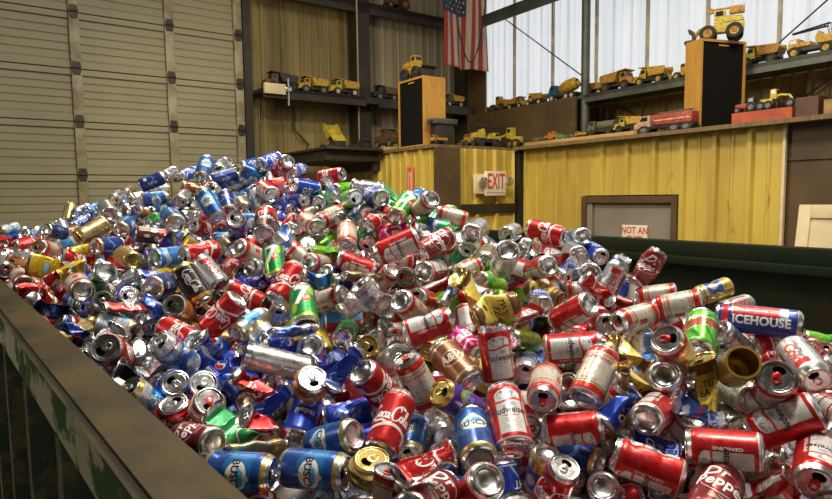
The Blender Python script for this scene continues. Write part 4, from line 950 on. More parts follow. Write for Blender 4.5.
DATA = """
BUD|d|1|1.000|red|1.012|0.4030,1.0171,1.5751,0.7845,-0.2997,-0.5394,0.0609|dented red white-label can seen side-on, below the crumpled bright blue white-lettered can
BUD|i|1|1.000|red|0.998|0.5310,1.0078,1.6085,0.6487,-0.5062,-0.5299,0.2052|red white-label can seen side-on, below the crumpled blue-and-white can
DRP|d|5|1.000|silver|1.100|0.4876,0.9497,1.5515,-0.4399,0.6105,0.1567,0.6397|dented maroon soda can showing its base, below the crumpled blue-and-white can
BUD|d|2|1.000|red|1.021|0.5390,1.1847,1.5707,0.1046,-0.3772,0.8642,0.3160|dented red white-label can showing its base, below the crumpled blue-and-white can
BUD|i|1|1.000|red|0.982|0.4634,1.1456,1.6243,-0.1275,0.5255,0.5005,0.6760|red white-label can showing its base, left of the dented red white-label can
BUD|d|1|1.000|red|0.954|0.3053,1.1473,1.5923,0.6473,-0.2196,0.6121,-0.3976|dented red white-label can seen side-on, above the gold-and-blue can
SILV|i|1|1.000|silver|0.900|0.3550,1.1003,1.4809,-0.1786,0.6815,0.6024,0.3752|bare silver can showing its base, right of the gold-and-blue can
COKE|i|1|1.000|silver|0.900|0.4100,1.1918,1.4189,0.7848,0.0533,0.6102,-0.0940|red script-lettered can seen side-on, right of the gold-and-blue can
SILV|d|2|1.000|silver|0.900|0.5005,1.1576,1.4321,0.9299,0.2306,-0.2632,0.1128|dented bare silver can showing its open top, below the dented red white-label can
BUDL|c|4|1.000|silver|0.950|0.4568,1.1281,1.5622,0.5434,0.3758,-0.5086,-0.5521|crumpled bright blue white-lettered can, above the bare silver can
BUD|d|1|1.000|red|1.100|0.6890,1.0984,1.6199,-0.4241,-0.1689,0.8477,0.2702|dented red white-label can seen side-on, below the cut-open gold can
BUD|i|1|1.000|red|1.100|0.6999,1.0169,1.5732,0.6348,0.4623,-0.5895,0.1893|red white-label can showing its open top, below the dented red white-label can
BUD|d|5|1.000|red|0.942|0.8470,1.2039,1.5369,-0.3946,0.6891,-0.5467,-0.2656|dented red white-label can showing its base, above the red white-label can
BUD|i|1|1.000|red|0.941|0.9163,1.2945,1.5703,-0.1040,0.2085,0.7088,0.6658|red white-label can showing its base, below the dented silver red-text can
BUD|c|4|1.000|red|0.950|0.6548,1.0730,1.5075,-0.3378,-0.1273,0.8730,0.3280|crumpled red white-label can, below the maroon soda can
DRP|i|1|1.000|silver|0.920|0.8419,1.3530,1.4289,-0.0798,0.0773,0.8580,0.5015|maroon soda can showing its base, above the crumpled red white-label can
SILV|d|3|1.000|silver|0.900|0.6767,1.2650,1.5579,0.6688,-0.6638,0.2735,0.1934|dented bare silver can showing its base, right of the crumpled blue-and-white can
PALE|i|1|1.000|silver|1.005|0.6885,1.2520,1.6237,0.6081,-0.6684,-0.3172,-0.2879|white leafy can showing its base, below the cut-open gold can
BWHT|c|2|1.000|silver|0.950|0.5389,1.1210,1.6400,0.7610,0.0865,-0.5490,-0.3348|crumpled blue-and-white can, above the dented red white-label can
TWT|c|4|1.000|gold|1.300|0.5910,1.2075,1.6510,0.5503,0.0493,-0.0791,-0.8298|crumpled yellow-brown tea can, above the crumpled blue-and-white can
BUD|i|1|1.000|red|1.035|0.1626,1.0482,1.6511,0.6306,-0.2949,-0.3406,-0.6320|red white-label can seen side-on, above the gold-and-blue can
BUDL|d|3|1.000|silver|0.900|0.1762,1.1527,1.4660,0.0915,0.0475,0.9663,-0.2360|dented bright blue white-lettered can seen side-on, left of the gold-and-blue can
GBLU|i|1|1.000|silver|0.900|0.2415,1.1317,1.5108,0.0078,-0.2510,0.9460,0.2049|gold-and-blue can showing its base, left of the dented red script-lettered can
COKE|d|2|1.000|silver|0.935|0.2488,1.0474,1.5290,0.8334,0.2797,-0.0642,0.4723|dented red script-lettered can showing its open top, right of the gold-and-blue can
NATB|i|1|1.000|silver|0.900|0.3265,1.2023,1.5163,0.6337,-0.2150,-0.6502,-0.3597|navy gold-rimmed can seen side-on, below the dented red white-label can
BUDW|i|1|1.000|red|0.993|0.2608,1.2000,1.6591,0.5290,0.4766,-0.5986,0.3669|cream red-banded can showing its open top, below the olive can
BUD|i|1|1.000|red|0.900|0.2170,1.2290,1.5627,0.0383,0.1415,-0.5486,0.8231|red white-label can showing its open top, above the gold-and-blue can
BUD|i|1|1.000|red|0.974|0.0978,0.9717,1.5554,-0.3047,0.5117,0.7666,0.2402|red white-label can showing its base, left of the gold-and-blue can
DRP|d|2|1.000|silver|1.100|0.0153,0.9186,1.5681,0.5433,-0.7374,-0.1106,-0.3859|dented maroon soda can showing its base, right of the crumpled cream red-banded can
COKE|c|4|1.000|silver|0.950|0.0103,0.8992,1.6351,0.6022,0.4944,-0.6067,-0.1577|crumpled red script-lettered can, right of the crumpled cream red-banded can
BUSCH|i|1|1.000|silver|1.001|0.1016,1.0398,1.6205,0.5397,-0.3925,-0.4622,-0.5840|blue gold-rimmed can showing its base, left of the gold-and-blue can
PURP|i|1|1.000|gold|0.902|0.0764,1.1258,1.6569,0.8337,0.3941,-0.2539,-0.2919|purple can showing its open top, right of the dented bare silver can
SILV|d|5|1.000|silver|0.900|0.0485,1.3032,1.5386,0.6289,0.5939,0.4135,-0.2842|dented bare silver can showing its open top, right of the blue gold-rimmed can
BUSCH|i|1|1.000|silver|0.900|-0.0127,1.2420,1.5369,-0.3318,-0.3625,0.7128,-0.5004|blue gold-rimmed can showing its open top, left of the dented bare silver can
SILV|i|1|1.000|silver|0.900|0.0522,1.2270,1.4903,0.1290,-0.2016,0.8953,0.3757|bare silver can showing its base, right of the squashed gold can
COKE|i|1|1.000|silver|0.994|-0.0499,1.0925,1.6295,0.5992,-0.4015,-0.1846,-0.6675|red script-lettered can seen side-on, above the squashed gold can
GOLD|k|1|1.000|gold|1.000|-0.0827,0.9736,1.5956,-0.3671,0.0308,-0.1134,0.9227|squashed gold can with its lid up, above the crumpled cream red-banded can
BUDW|c|5|1.000|red|0.950|-0.0671,0.9241,1.5687,0.7163,0.0861,0.2233,0.6555|crumpled cream red-banded can, right of the dented silver gold-banded can
SILG|d|2|1.000|silver|0.900|-0.1020,1.1198,1.4694,0.7665,0.2564,-0.3018,0.5056|dented silver gold-banded can showing its open top, left of the crumpled cream red-banded can
BUSCH|i|1|1.000|silver|1.022|-0.1785,1.0015,1.5825,-0.3550,0.4475,-0.5207,0.6345|blue gold-rimmed can seen side-on, left of the squashed gold can
BUSCH|i|1|1.000|silver|0.968|-0.1613,1.0926,1.5970,-0.3426,-0.2708,0.7877,0.4346|blue gold-rimmed can showing its base, left of the squashed gold can
PEPSI|i|1|1.000|silver|0.961|-0.2360,1.1956,1.6036,0.6773,-0.4537,-0.2646,-0.5152|royal blue cola can showing its base, below the squashed orange can
GOLD|d|5|1.000|gold|0.909|-0.2847,1.2448,1.5241,-0.3618,0.1732,-0.4927,0.7722|dented gold can showing its open top, right of the crumpled red script-lettered can
PEPSI|d|2|1.000|silver|0.900|-0.1533,1.2784,1.5795,0.6259,-0.0673,-0.7580,0.1708|dented royal blue cola can seen side-on, above the blue gold-rimmed can
BUSCH|d|4|1.000|silver|0.992|-0.2974,0.9706,1.5949,-0.3966,0.5008,-0.4931,0.5906|dented blue gold-rimmed can seen side-on, below the flattened silver gold-banded can
DRP|d|1|1.000|silver|0.989|-0.4246,1.1117,1.5920,0.5624,-0.0841,-0.7524,-0.3326|dented maroon soda can showing its base, below the squashed cream red-banded can
GREEN|p|2|1.000|silver|1.000|-0.3603,1.1360,1.6063,0.2833,-0.4775,0.0009,0.8317|pinched dark green can, left of the dented bare silver can
SILV|d|5|1.000|silver|0.900|-0.4111,1.3647,1.5297,-0.0506,0.2540,-0.5683,0.7810|dented bare silver can showing its open top, right of the pinched dark green can
BUDW|k|1|1.000|red|1.000|-0.4306,1.1986,1.6262,0.7246,0.1172,0.3401,-0.5878|squashed cream red-banded can with its lid up, below the squashed royal blue cola can
COKE|k|2|1.000|silver|1.000|-0.5052,1.2097,1.6157,0.8037,0.1657,-0.0909,0.5642|squashed red script-lettered can with its lid up, right of the dented silver gold-banded can
BLGT|d|1|1.000|silver|0.940|-0.5816,1.2513,1.6213,0.8618,0.3433,-0.0632,-0.3681|dented pale blue gold-rimmed can seen side-on, left of the squashed red script-lettered can
SILG|d|3|1.000|silver|0.900|-0.6969,1.5670,1.5264,0.9300,0.3544,-0.0413,-0.0886|dented silver gold-banded can showing its open top, left of the squashed red script-lettered can
COKE|c|5|1.000|silver|0.950|-0.2896,1.1084,1.6177,0.2759,-0.3477,-0.2609,0.8573|crumpled red script-lettered can, right of the pinched dark green can
SILG|f|2|1.000|silver|1.000|-0.2997,1.0485,1.5931,0.6766,-0.4422,0.5853,-0.0633|flattened silver gold-banded can, right of the pinched dark green can
BUDW|i|1|1.000|red|0.900|-0.2537,1.1457,1.4637,0.3798,0.6587,-0.2469,-0.6007|cream red-banded can seen side-on, below the blue gold-rimmed can
BUSCH|d|1|1.000|silver|0.900|-0.1676,1.1118,1.4612,-0.1460,-0.1933,-0.3932,0.8870|dented blue gold-rimmed can showing its open top, left of the crumpled cream red-banded can
PEPSI|i|1|1.000|silver|0.913|-0.4081,1.3603,1.6056,0.7538,-0.5666,-0.3327,0.0109|royal blue cola can showing its base, above the pinched dark green can
BUDL|c|5|1.000|silver|0.950|-0.2986,1.1956,1.6273,-0.4445,0.4110,0.1754,0.7764|crumpled bright blue white-lettered can, below the cut-open long unprinted can
COKE|c|2|1.000|silver|0.950|-0.3479,1.2420,1.6565,0.2704,0.4006,0.8235,0.2971|crumpled red script-lettered can, above the pinched dark green can
ORNG|k|3|1.000|dark|1.000|-0.2168,1.1979,1.6741,0.7974,0.2565,0.3070,-0.4518|squashed orange can with its lid up, below the crumpled royal blue cola can
PLAIN|o|1|1.622|silver|0.926|-0.3072,1.3338,1.6783,0.7999,0.2679,-0.5129,-0.1590|cut-open long unprinted can seen side-on, below the crumpled royal blue cola can
PEPSI|c|3|1.000|silver|0.950|-0.4661,1.3819,1.7043,0.9025,0.2268,-0.3613,-0.0599|crumpled royal blue cola can, above the squashed royal blue cola can
PEPSI|c|5|1.000|silver|0.950|-0.4253,1.3399,1.6684,0.5795,0.3022,-0.7357,0.1777|crumpled royal blue cola can, right of the squashed royal blue cola can
BUDL|k|1|1.000|silver|1.000|-0.5412,1.3023,1.6406,0.1454,0.2562,-0.3624,0.8842|squashed bright blue white-lettered can with its lid up, above the squashed red script-lettered can
PEPSI|k|2|1.000|silver|1.000|-0.4677,1.2806,1.6439,0.6048,0.1385,0.4053,-0.6714|squashed royal blue cola can with its lid up, above the squashed cream red-banded can
BLSV|d|1|1.000|silver|1.031|-0.5692,1.3828,1.6895,0.8427,0.4047,-0.0190,-0.3546|dented silver-blue can showing its open top, right of the crumpled bare silver can
COKE|d|3|1.000|silver|1.025|-0.5964,1.4798,1.7141,0.7135,-0.0809,-0.6170,-0.3221|dented red script-lettered can showing its base, above the dented silver-blue can
BLACK|c|5|1.000|silver|1.000|-0.6370,1.3351,1.6537,0.7939,0.4369,-0.2630,-0.3312|crumpled all-black can, left of the crumpled bare silver can
SILV|c|2|1.000|silver|0.950|-0.6267,1.4186,1.6559,0.5142,0.0323,0.5564,0.6519|crumpled bare silver can, right of the crumpled all-black can
COKE|d|4|1.000|silver|1.100|-0.6994,1.3550,1.7012,-0.3516,-0.1065,-0.5194,0.7716|dented red script-lettered can showing its open top, right of the crumpled dark green can
SILV|c|1|1.000|silver|1.102|-0.8200,1.5354,1.6888,-0.4165,-0.4308,0.7696,-0.2206|crumpled bare silver can, right of the pinched gold can
GREEN|c|3|1.000|silver|0.950|-0.8725,1.5556,1.6591,-0.3378,0.5460,0.2565,0.7225|crumpled dark green can, left of the crumpled bare silver can
BLGT|i|1|1.000|silver|1.054|-0.8292,1.6442,1.6987,0.6122,0.1652,-0.6122,-0.4724|pale blue gold-rimmed can showing its base, below the flattened red script-lettered can
COKE|f|2|1.000|silver|1.000|-0.8296,1.6855,1.7484,0.7165,0.2459,-0.6032,0.2496|flattened red script-lettered can, below the squashed bright blue white-lettered can
SILV|d|4|1.000|silver|0.921|-0.8184,1.7978,1.6802,0.6836,0.6627,0.2932,0.0870|dented bare silver can showing its open top, right of the flattened red script-lettered can
GOLD|p|1|1.000|gold|1.000|-0.9828,1.7063,1.6718,-0.3994,0.0032,0.7861,-0.4717|pinched gold can, right of the crumpled bright blue white-lettered can
BUDL|c|3|1.000|silver|0.950|-0.9623,1.6514,1.6892,0.2456,0.2047,0.8740,0.3659|crumpled bright blue white-lettered can, left of the pinched gold can
NAVY|c|5|1.000|silver|1.300|-1.1540,1.8717,1.7142,0.3198,0.0703,0.8643,0.3817|crumpled navy can, below the pinched red script-lettered can
BUSCH|d|2|1.000|silver|0.979|-1.0908,1.9198,1.7243,0.2124,-0.4015,0.6432,-0.6164|dented blue gold-rimmed can showing its open top, right of the crumpled navy can
COKE|p|2|1.000|silver|1.000|-1.2323,2.0466,1.7502,0.2089,0.8027,0.5307,0.1743|pinched red script-lettered can, below the crumpled yellow can
BUDW|i|1|1.000|red|1.092|-1.0547,1.8622,1.7849,0.1007,-0.4789,0.4673,0.7363|cream red-banded can showing its base, below the crumpled yellow can
SILG|i|1|1.000|silver|0.931|-0.9522,1.8206,1.7367,0.4175,0.3900,-0.3865,0.7240|silver gold-banded can showing its open top, left of the flattened red script-lettered can
GREEN|i|1|1.000|silver|1.100|-0.9979,1.8977,1.8042,0.0435,-0.5652,0.6368,0.5226|dark green can showing its base, below the dented brown red-splashed can
YELL|f|2|1.000|gold|1.000|-1.3620,2.1858,1.8075,0.5698,-0.7226,0.3519,-0.1711|flattened yellow can, below the cream red-banded can
YELL|c|4|1.000|gold|0.950|-1.1898,2.0581,1.8168,0.5789,-0.0596,0.6049,0.5435|crumpled yellow can, left of the crumpled bright blue white-lettered can
COKE|p|2|1.000|silver|1.000|-1.2773,2.2536,1.8383,0.7690,0.4201,-0.4789,0.0534|pinched red script-lettered can, above the crumpled yellow can
BUDL|c|3|1.000|silver|0.950|-1.1339,2.0358,1.7902,0.7768,0.4958,-0.3690,-0.1210|crumpled bright blue white-lettered can, right of the crumpled yellow can
SILV|i|1|1.000|silver|0.998|-1.5998,2.3078,1.8051,0.3469,0.7559,-0.1864,0.5230|bare silver can showing its open top, left of the crumpled orange can
BUDW|i|1|1.000|red|0.975|-1.4975,2.2568,1.7624,-0.4889,-0.0320,0.6184,0.6144|cream red-banded can showing its base, below the crumpled orange can
COKE|c|4|1.000|silver|0.950|-1.2898,1.9863,1.7580,-0.3149,-0.6356,-0.2702,0.6510|crumpled red script-lettered can, below the flattened yellow can
ORNG|c|1|1.000|dark|0.950|-1.4786,2.2285,1.8277,0.2314,-0.2082,-0.4476,0.8383|crumpled orange can, above the cream red-banded can
SILV|d|3|1.000|silver|0.928|-1.7561,2.6152,1.8190,0.4247,0.2603,-0.5365,0.6812|dented bare silver can showing its open top, above the crumpled orange can
BLKG|i|1|1.000|silver|1.046|-0.6457,1.7126,1.8088,-0.0672,0.8148,-0.4851,0.3102|black gold-ended can seen side-on, left of the silver red-text can
DIET|i|1|1.000|silver|1.019|-0.6289,1.8209,1.8248,0.7710,-0.0305,-0.4492,-0.4503|silver red-text can seen side-on, right of the black gold-ended can
COKE|d|4|1.000|silver|1.043|-0.7084,1.9601,1.8791,0.4602,0.7354,0.1075,-0.4856|dented red script-lettered can seen side-on, right of the plain sky-blue can
LBLU|i|1|1.000|silver|1.018|-0.8318,2.0070,1.8611,0.6217,-0.4140,0.5673,0.3467|plain sky-blue can showing its base, above the flattened bright blue white-lettered can
NAVY|i|1|1.000|silver|1.083|-0.7623,1.7721,1.7982,0.0241,-0.0637,0.7157,0.6951|navy can showing its base, below the flattened bright blue white-lettered can
BUDL|f|2|1.000|silver|1.000|-0.8215,1.8804,1.8148,0.7390,0.2452,-0.5888,0.2170|flattened bright blue white-lettered can, above the navy can
ORNG|i|1|1.000|dark|1.011|-0.6603,1.6505,1.7480,0.1328,0.1646,-0.5433,0.8124|orange can showing its open top, below the black gold-ended can
YELL|d|4|1.000|gold|0.900|-0.7753,2.0100,1.6864,-0.0457,0.2260,0.6388,0.7340|dented yellow can showing its base, right of the orange can
COKE|i|1|1.000|silver|0.931|-0.5032,1.7374,1.7706,0.7505,0.3311,-0.3861,-0.4220|red script-lettered can seen side-on, right of the black gold-ended can
COKE|i|1|1.000|silver|1.054|-0.5215,1.5836,1.7423,-0.3223,-0.5714,0.7237,0.2143|red script-lettered can seen side-on, below the black gold-ended can
BLGT|i|1|1.000|silver|0.951|-0.4550,1.6147,1.7100,0.7673,-0.5846,0.1823,-0.1905|pale blue gold-rimmed can seen side-on, left of the flattened silver-blue can
SILG|i|1|1.000|silver|0.926|-0.3966,1.7258,1.7300,0.5013,0.6223,-0.4368,0.4131|silver gold-banded can showing its open top, above the flattened silver-blue can
SEVEN|i|1|1.000|silver|1.065|-0.2946,1.5422,1.7678,0.6790,-0.2545,-0.3744,-0.5780|green red-dotted can showing its base, above the flattened silver-blue can
SEVEN|i|1|1.000|silver|0.974|-0.4344,1.8287,1.8570,0.6809,-0.1258,-0.2936,-0.6591|green red-dotted can seen side-on, above the dented red script-lettered can
COKE|d|3|1.000|silver|1.043|-0.3576,1.6379,1.8200,0.7405,-0.4119,-0.0514,-0.5285|dented red script-lettered can seen side-on, left of the crumpled blue gold-rimmed can
PEPSI|c|5|1.000|silver|1.109|-0.5005,1.8133,1.8012,0.7899,-0.3538,0.5007,-0.0141|crumpled royal blue cola can, below the dented dark cherry can
COKE|i|1|1.000|silver|0.932|-0.6193,2.0376,1.8142,0.2762,0.6758,-0.3482,0.5880|red script-lettered can showing its open top, right of the black gold-ended can
BUDW|i|1|1.000|red|1.022|-0.5599,2.0152,1.8688,0.5315,-0.7047,0.4683,0.0405|cream red-banded can showing its base, below the dented dark cherry can
SILG|i|1|1.000|silver|0.927|-0.6780,2.1521,1.8828,0.7829,-0.5005,-0.3682,-0.0329|silver gold-banded can showing its base, below the blue gold-rimmed can
BUSCH|i|1|1.000|silver|0.900|-0.7444,2.3418,1.8956,0.5722,0.5690,-0.4431,-0.3905|blue gold-rimmed can seen side-on, left of the dented dark cherry can
BUDW|i|1|1.000|red|0.945|-0.3239,1.9588,1.8382,-0.2262,0.5043,0.5844,0.5942|cream red-banded can showing its base, left of the dented navy can
BUD|d|2|1.000|red|0.979|-0.1839,1.8346,1.8454,0.7137,-0.2547,-0.5054,0.4127|dented red white-label can seen side-on, right of the crumpled blue gold-rimmed can
SILG|f|1|1.000|silver|1.000|-0.1544,1.7081,1.8248,0.6639,-0.2348,0.7094,0.0284|flattened silver gold-banded can, right of the crumpled blue gold-rimmed can
NAVY|d|1|1.000|silver|0.941|-0.2475,1.8476,1.8012,0.4338,-0.2541,0.8159,0.2857|dented navy can showing its base, right of the crumpled blue gold-rimmed can
BUSCH|c|3|1.000|silver|0.950|-0.2675,1.6282,1.8197,0.6179,-0.0587,0.7506,0.2268|crumpled blue gold-rimmed can, left of the dented navy can
BUDW|i|1|1.000|red|0.951|-0.2483,1.6934,1.7627,-0.3419,-0.2734,0.7621,0.4770|cream red-banded can showing its base, below the crumpled blue gold-rimmed can
SILV|p|2|1.000|silver|1.000|-0.1564,1.5851,1.7838,0.5072,-0.4573,0.0102,-0.7305|pinched bare silver can, above the dented sky-blue-and-red can
LBRD|d|4|1.000|silver|0.908|-0.2073,1.6898,1.7021,-0.4978,0.5602,-0.3958,0.5307|dented sky-blue-and-red can seen side-on, above the dark green can
GREEN|i|1|1.000|silver|0.902|-0.1920,1.5961,1.6860,0.3370,-0.2791,0.6284,0.6431|dark green can showing its base, below the dented sky-blue-and-red can
GOLD|i|1|1.000|gold|0.930|-0.1223,1.4451,1.6715,0.8301,0.4454,0.1858,-0.2793|gold can showing its open top, below the dented sky-blue-and-red can
YELL|i|1|1.000|gold|0.900|-0.2674,1.6220,1.6491,0.2787,0.1069,0.7947,-0.5285|yellow can showing its open top, right of the royal blue cola can
PEPSI|i|1|1.000|silver|0.945|-0.2599,1.4714,1.6714,-0.3626,0.6917,-0.5256,-0.3375|royal blue cola can showing its base, left of the yellow can
PEPSI|c|4|1.000|silver|0.950|-0.3168,1.3878,1.7139,-0.4924,0.7033,-0.3554,0.3695|crumpled royal blue cola can, below the flattened silver-blue can
BLSV|f|2|1.000|silver|1.000|-0.3075,1.4547,1.7246,0.7054,-0.3072,0.6378,0.0356|flattened silver-blue can, above the crumpled royal blue cola can
PEPSI|c|3|1.000|silver|0.950|-0.1852,1.3078,1.6936,0.0583,0.6079,0.3493,0.7106|crumpled royal blue cola can, below the yellow can
BUDL|c|5|1.000|silver|0.950|-0.1490,1.2048,1.7001,-0.3738,0.3460,0.1751,0.8425|crumpled bright blue white-lettered can, right of the squashed orange can
COKE|i|1|1.000|silver|1.038|-0.0859,1.2535,1.6467,-0.3372,0.8613,-0.3460,0.1573|red script-lettered can showing its base, right of the squashed orange can
BUDW|i|1|1.000|red|0.985|-0.0002,1.2297,1.6667,0.7453,0.1997,-0.1185,-0.6250|cream red-banded can seen side-on, left of the pink can
SILV|d|1|1.000|silver|0.987|-0.0576,1.3684,1.6716,0.8199,0.5286,0.0695,0.2087|dented bare silver can showing its open top, right of the dented sky-blue-and-red can
ROOT|i|1|1.000|silver|1.038|0.0842,1.2989,1.6802,0.6013,-0.0713,-0.5160,-0.6059|copper brown can seen side-on, below the pink can
GOLD|i|1|1.000|gold|0.900|0.0514,1.5688,1.6502,0.6512,0.6841,0.0355,-0.3266|gold can showing its open top, left of the pink can
BUD|d|2|1.000|red|1.008|0.0275,1.4047,1.7443,-0.2775,0.5604,-0.1717,0.7612|dented red white-label can seen side-on, left of the pink can
PINK|i|1|1.000|silver|0.917|0.1232,1.4874,1.6803,-0.4699,0.0531,0.5835,0.6602|pink can showing its base, above the copper brown can
BUD|i|1|1.000|red|1.066|0.1741,1.2941,1.7029,0.7580,-0.0018,-0.0849,-0.6468|red white-label can seen side-on, left of the olive can
OLIV|i|1|1.000|silver|0.909|0.2748,1.5410,1.6717,0.3339,-0.2200,-0.5717,0.7164|olive can showing its open top, above the silver-blue can
BLSV|i|1|1.000|silver|0.900|0.2722,1.4628,1.6258,0.5888,0.4781,-0.5301,0.3792|silver-blue can showing its open top, below the olive can
BUD|i|1|1.000|red|1.063|0.3513,1.3331,1.7066,-0.3885,0.4747,-0.4671,0.6368|red white-label can seen side-on, below the dented red white-label can
BUD|d|4|1.000|red|0.900|0.4466,1.6959,1.6583,0.6539,-0.4479,-0.5278,0.3054|dented red white-label can seen side-on, right of the olive can
BUDW|i|1|1.000|red|1.088|0.3759,1.2426,1.6698,-0.4243,0.4142,0.1547,0.7902|cream red-banded can seen side-on, above the crumpled bright blue white-lettered can
SILV|d|3|1.000|silver|0.900|0.3521,1.3671,1.5896,0.2372,-0.3715,0.8480,0.2944|dented bare silver can showing its base, below the olive can
BUD|c|5|1.000|red|0.988|0.2677,1.4845,1.7430,0.5899,-0.4097,0.1416,-0.6812|crumpled red white-label can, above the olive can
BUD|i|1|1.000|red|0.994|0.3929,1.4942,1.7562,-0.4656,0.4344,0.7554,0.1545|red white-label can seen side-on, right of the dented yellow-brown tea can
COKE|d|4|1.000|silver|0.913|0.5038,1.6207,1.7126,-0.4321,-0.4453,0.5805,-0.5273|dented red script-lettered can showing its open top, right of the dented yellow-brown tea can
BUDW|i|1|1.000|red|0.975|0.5617,1.5233,1.7341,0.6531,0.3864,-0.6450,-0.0902|cream red-banded can showing its open top, below the pinched maroon soda can
BUDW|i|1|1.000|red|0.993|0.6853,1.5543,1.7617,-0.3911,-0.3861,0.6857,0.4773|cream red-banded can seen side-on, above the dented bright green can
BUDW|i|1|1.000|red|0.922|0.6948,1.7185,1.7595,-0.4081,-0.3852,0.6605,0.4988|cream red-banded can seen side-on, right of the crumpled silver-blue can
DRP|p|2|1.000|silver|1.000|0.6808,1.7585,1.8353,0.5503,-0.3228,0.1356,-0.7580|pinched maroon soda can, above the cream red-banded can
DIET|i|1|1.000|silver|0.992|0.5816,1.7707,1.7964,0.5627,-0.1697,0.1215,-0.7999|silver red-text can seen side-on, left of the pinched maroon soda can
BUDL|i|1|1.000|silver|0.922|0.6056,2.0171,1.8555,0.5545,0.6791,-0.3395,0.3407|bright blue white-lettered can showing its open top, left of the pinched maroon soda can
BLSV|i|1|1.000|silver|0.940|0.5577,2.0624,1.9051,0.5113,-0.5445,-0.5321,-0.3987|silver-blue can showing its base, above the bare silver can
SILV|d|5|1.000|silver|0.968|0.5037,1.7293,1.8099,0.2012,-0.0844,0.8464,0.4859|dented bare silver can showing its base, right of the dented yellow-brown tea can
SILV|i|1|1.000|silver|0.901|0.5220,1.9751,1.8637,0.5897,-0.5336,-0.4276,-0.4298|bare silver can showing its base, above the dented yellow-brown tea can
COKE|i|1|1.000|silver|1.015|0.4161,1.9114,1.9334,0.6522,-0.5527,-0.2738,0.4407|red script-lettered can seen side-on, above the dented yellow-brown tea can
BUD|c|1|1.000|red|1.184|0.4306,1.8678,1.8723,0.5862,0.4224,-0.4069,-0.5588|crumpled red white-label can, above the dented yellow-brown tea can
BLSV|c|3|1.000|silver|0.960|0.4624,1.7988,1.8492,-0.1569,0.5186,-0.0279,0.8400|crumpled silver-blue can, above the dented yellow-brown tea can
BUD|i|1|1.000|red|0.985|0.3639,1.7601,1.8371,0.1709,-0.4381,0.6618,0.5838|red white-label can showing its base, above the dented yellow-brown tea can
TWT|d|2|1.000|gold|0.923|0.3684,1.7233,1.7691,0.1397,-0.4454,0.6742,-0.5723|dented yellow-brown tea can seen side-on, above the bright blue white-lettered can
SILV|i|1|1.000|silver|0.900|0.4817,1.9960,1.7803,0.7181,0.6945,0.0243,0.0387|bare silver can showing its open top, right of the dented yellow-brown tea can
BUDW|i|1|1.000|red|0.900|0.5335,1.8938,1.7488,0.2327,0.6848,0.0409,0.6894|cream red-banded can seen side-on, right of the dented yellow-brown tea can
COKE|c|3|1.000|silver|0.950|0.4810,1.6009,1.7959,0.3671,0.4845,0.7662,0.2085|crumpled red script-lettered can, right of the dented yellow-brown tea can
DRP|i|1|1.000|silver|0.900|0.6074,1.8143,1.7174,0.7772,-0.3229,-0.5194,0.1480|maroon soda can seen side-on, below the pinched maroon soda can
BUDL|i|1|1.000|silver|0.909|0.3378,1.6175,1.7620,0.4782,-0.4032,0.5481,0.5553|bright blue white-lettered can showing its base, below the dented yellow-brown tea can
TWT|p|3|1.000|gold|1.000|0.1888,1.4389,1.7731,0.5550,-0.5095,0.2846,-0.5928|pinched yellow-brown tea can, right of the crumpled yellow-brown tea can
TWT|c|1|1.000|gold|1.300|0.1443,1.5456,1.7876,-0.2368,0.6910,-0.6595,0.1775|crumpled yellow-brown tea can, left of the pinched yellow-brown tea can
LIME|d|3|1.000|silver|0.916|0.2244,1.7956,1.7873,0.5931,-0.5766,0.5615,-0.0201|dented lime green can showing its base, above the pinched yellow-brown tea can
PALE|i|1|1.000|silver|1.053|0.2457,1.6594,1.8740,0.0361,-0.0906,0.8680,0.4869|white leafy can showing its base, left of the dented yellow-brown tea can
SILV|i|1|1.000|silver|0.949|0.3295,2.0849,1.9230,0.5592,0.7163,0.1334,-0.3955|bare silver can showing its open top, above the dented yellow-brown tea can
SILG|i|1|1.000|silver|0.915|0.2379,2.0031,1.8517,0.2156,0.4325,0.6450,-0.5920|silver gold-banded can showing its open top, above the pinched yellow-brown tea can
GREEN|i|1|1.000|silver|0.939|0.1515,1.9487,1.8597,0.5783,0.2089,0.4513,-0.6467|dark green can showing its open top, below the green-and-blue can
SILV|i|1|1.000|silver|1.044|0.1871,1.8771,1.9433,0.7502,-0.6410,0.1368,-0.0872|bare silver can showing its base, right of the green-and-blue can
BUD|i|1|1.000|red|1.086|-0.0529,1.7140,1.9108,-0.4560,0.4249,0.7170,-0.3121|red white-label can seen side-on, below the dented pink can
DRP|i|1|1.000|silver|1.040|0.0573,1.7844,1.9098,0.5637,0.0945,0.5430,0.6152|maroon soda can seen side-on, below the green-and-blue can
BUD|i|1|1.000|red|0.953|-0.0212,1.7834,1.8072,0.1314,-0.0219,-0.6083,0.7824|red white-label can showing its open top, below the dented pink can
BUD|i|1|1.000|red|0.987|0.0463,1.7647,1.8337,0.5679,-0.7142,-0.1038,-0.3957|red white-label can showing its base, below the green-and-blue can
BUDW|i|1|1.000|red|0.931|-0.0947,1.8296,1.8006,-0.0046,-0.5384,0.7231,0.4327|cream red-banded can showing its base, below the dented pink can
BUD|i|1|1.000|red|0.939|0.0183,1.6715,1.7615,0.6294,0.3015,-0.5172,0.4955|red white-label can showing its open top, above the pink can
BUDW|i|1|1.000|red|0.996|-0.0174,1.5584,1.7592,-0.4899,0.7564,-0.4333,-0.0075|cream red-banded can showing its base, left of the pink can
SILV|p|3|1.000|silver|1.000|-0.1064,1.5512,1.7859,0.1089,0.7715,0.4890,0.3922|pinched bare silver can, right of the dented sky-blue-and-red can
BLSV|c|1|1.000|silver|0.950|0.0966,1.5942,1.8003,0.8229,-0.0372,0.3431,0.4514|crumpled silver-blue can, left of the pinched yellow-brown tea can
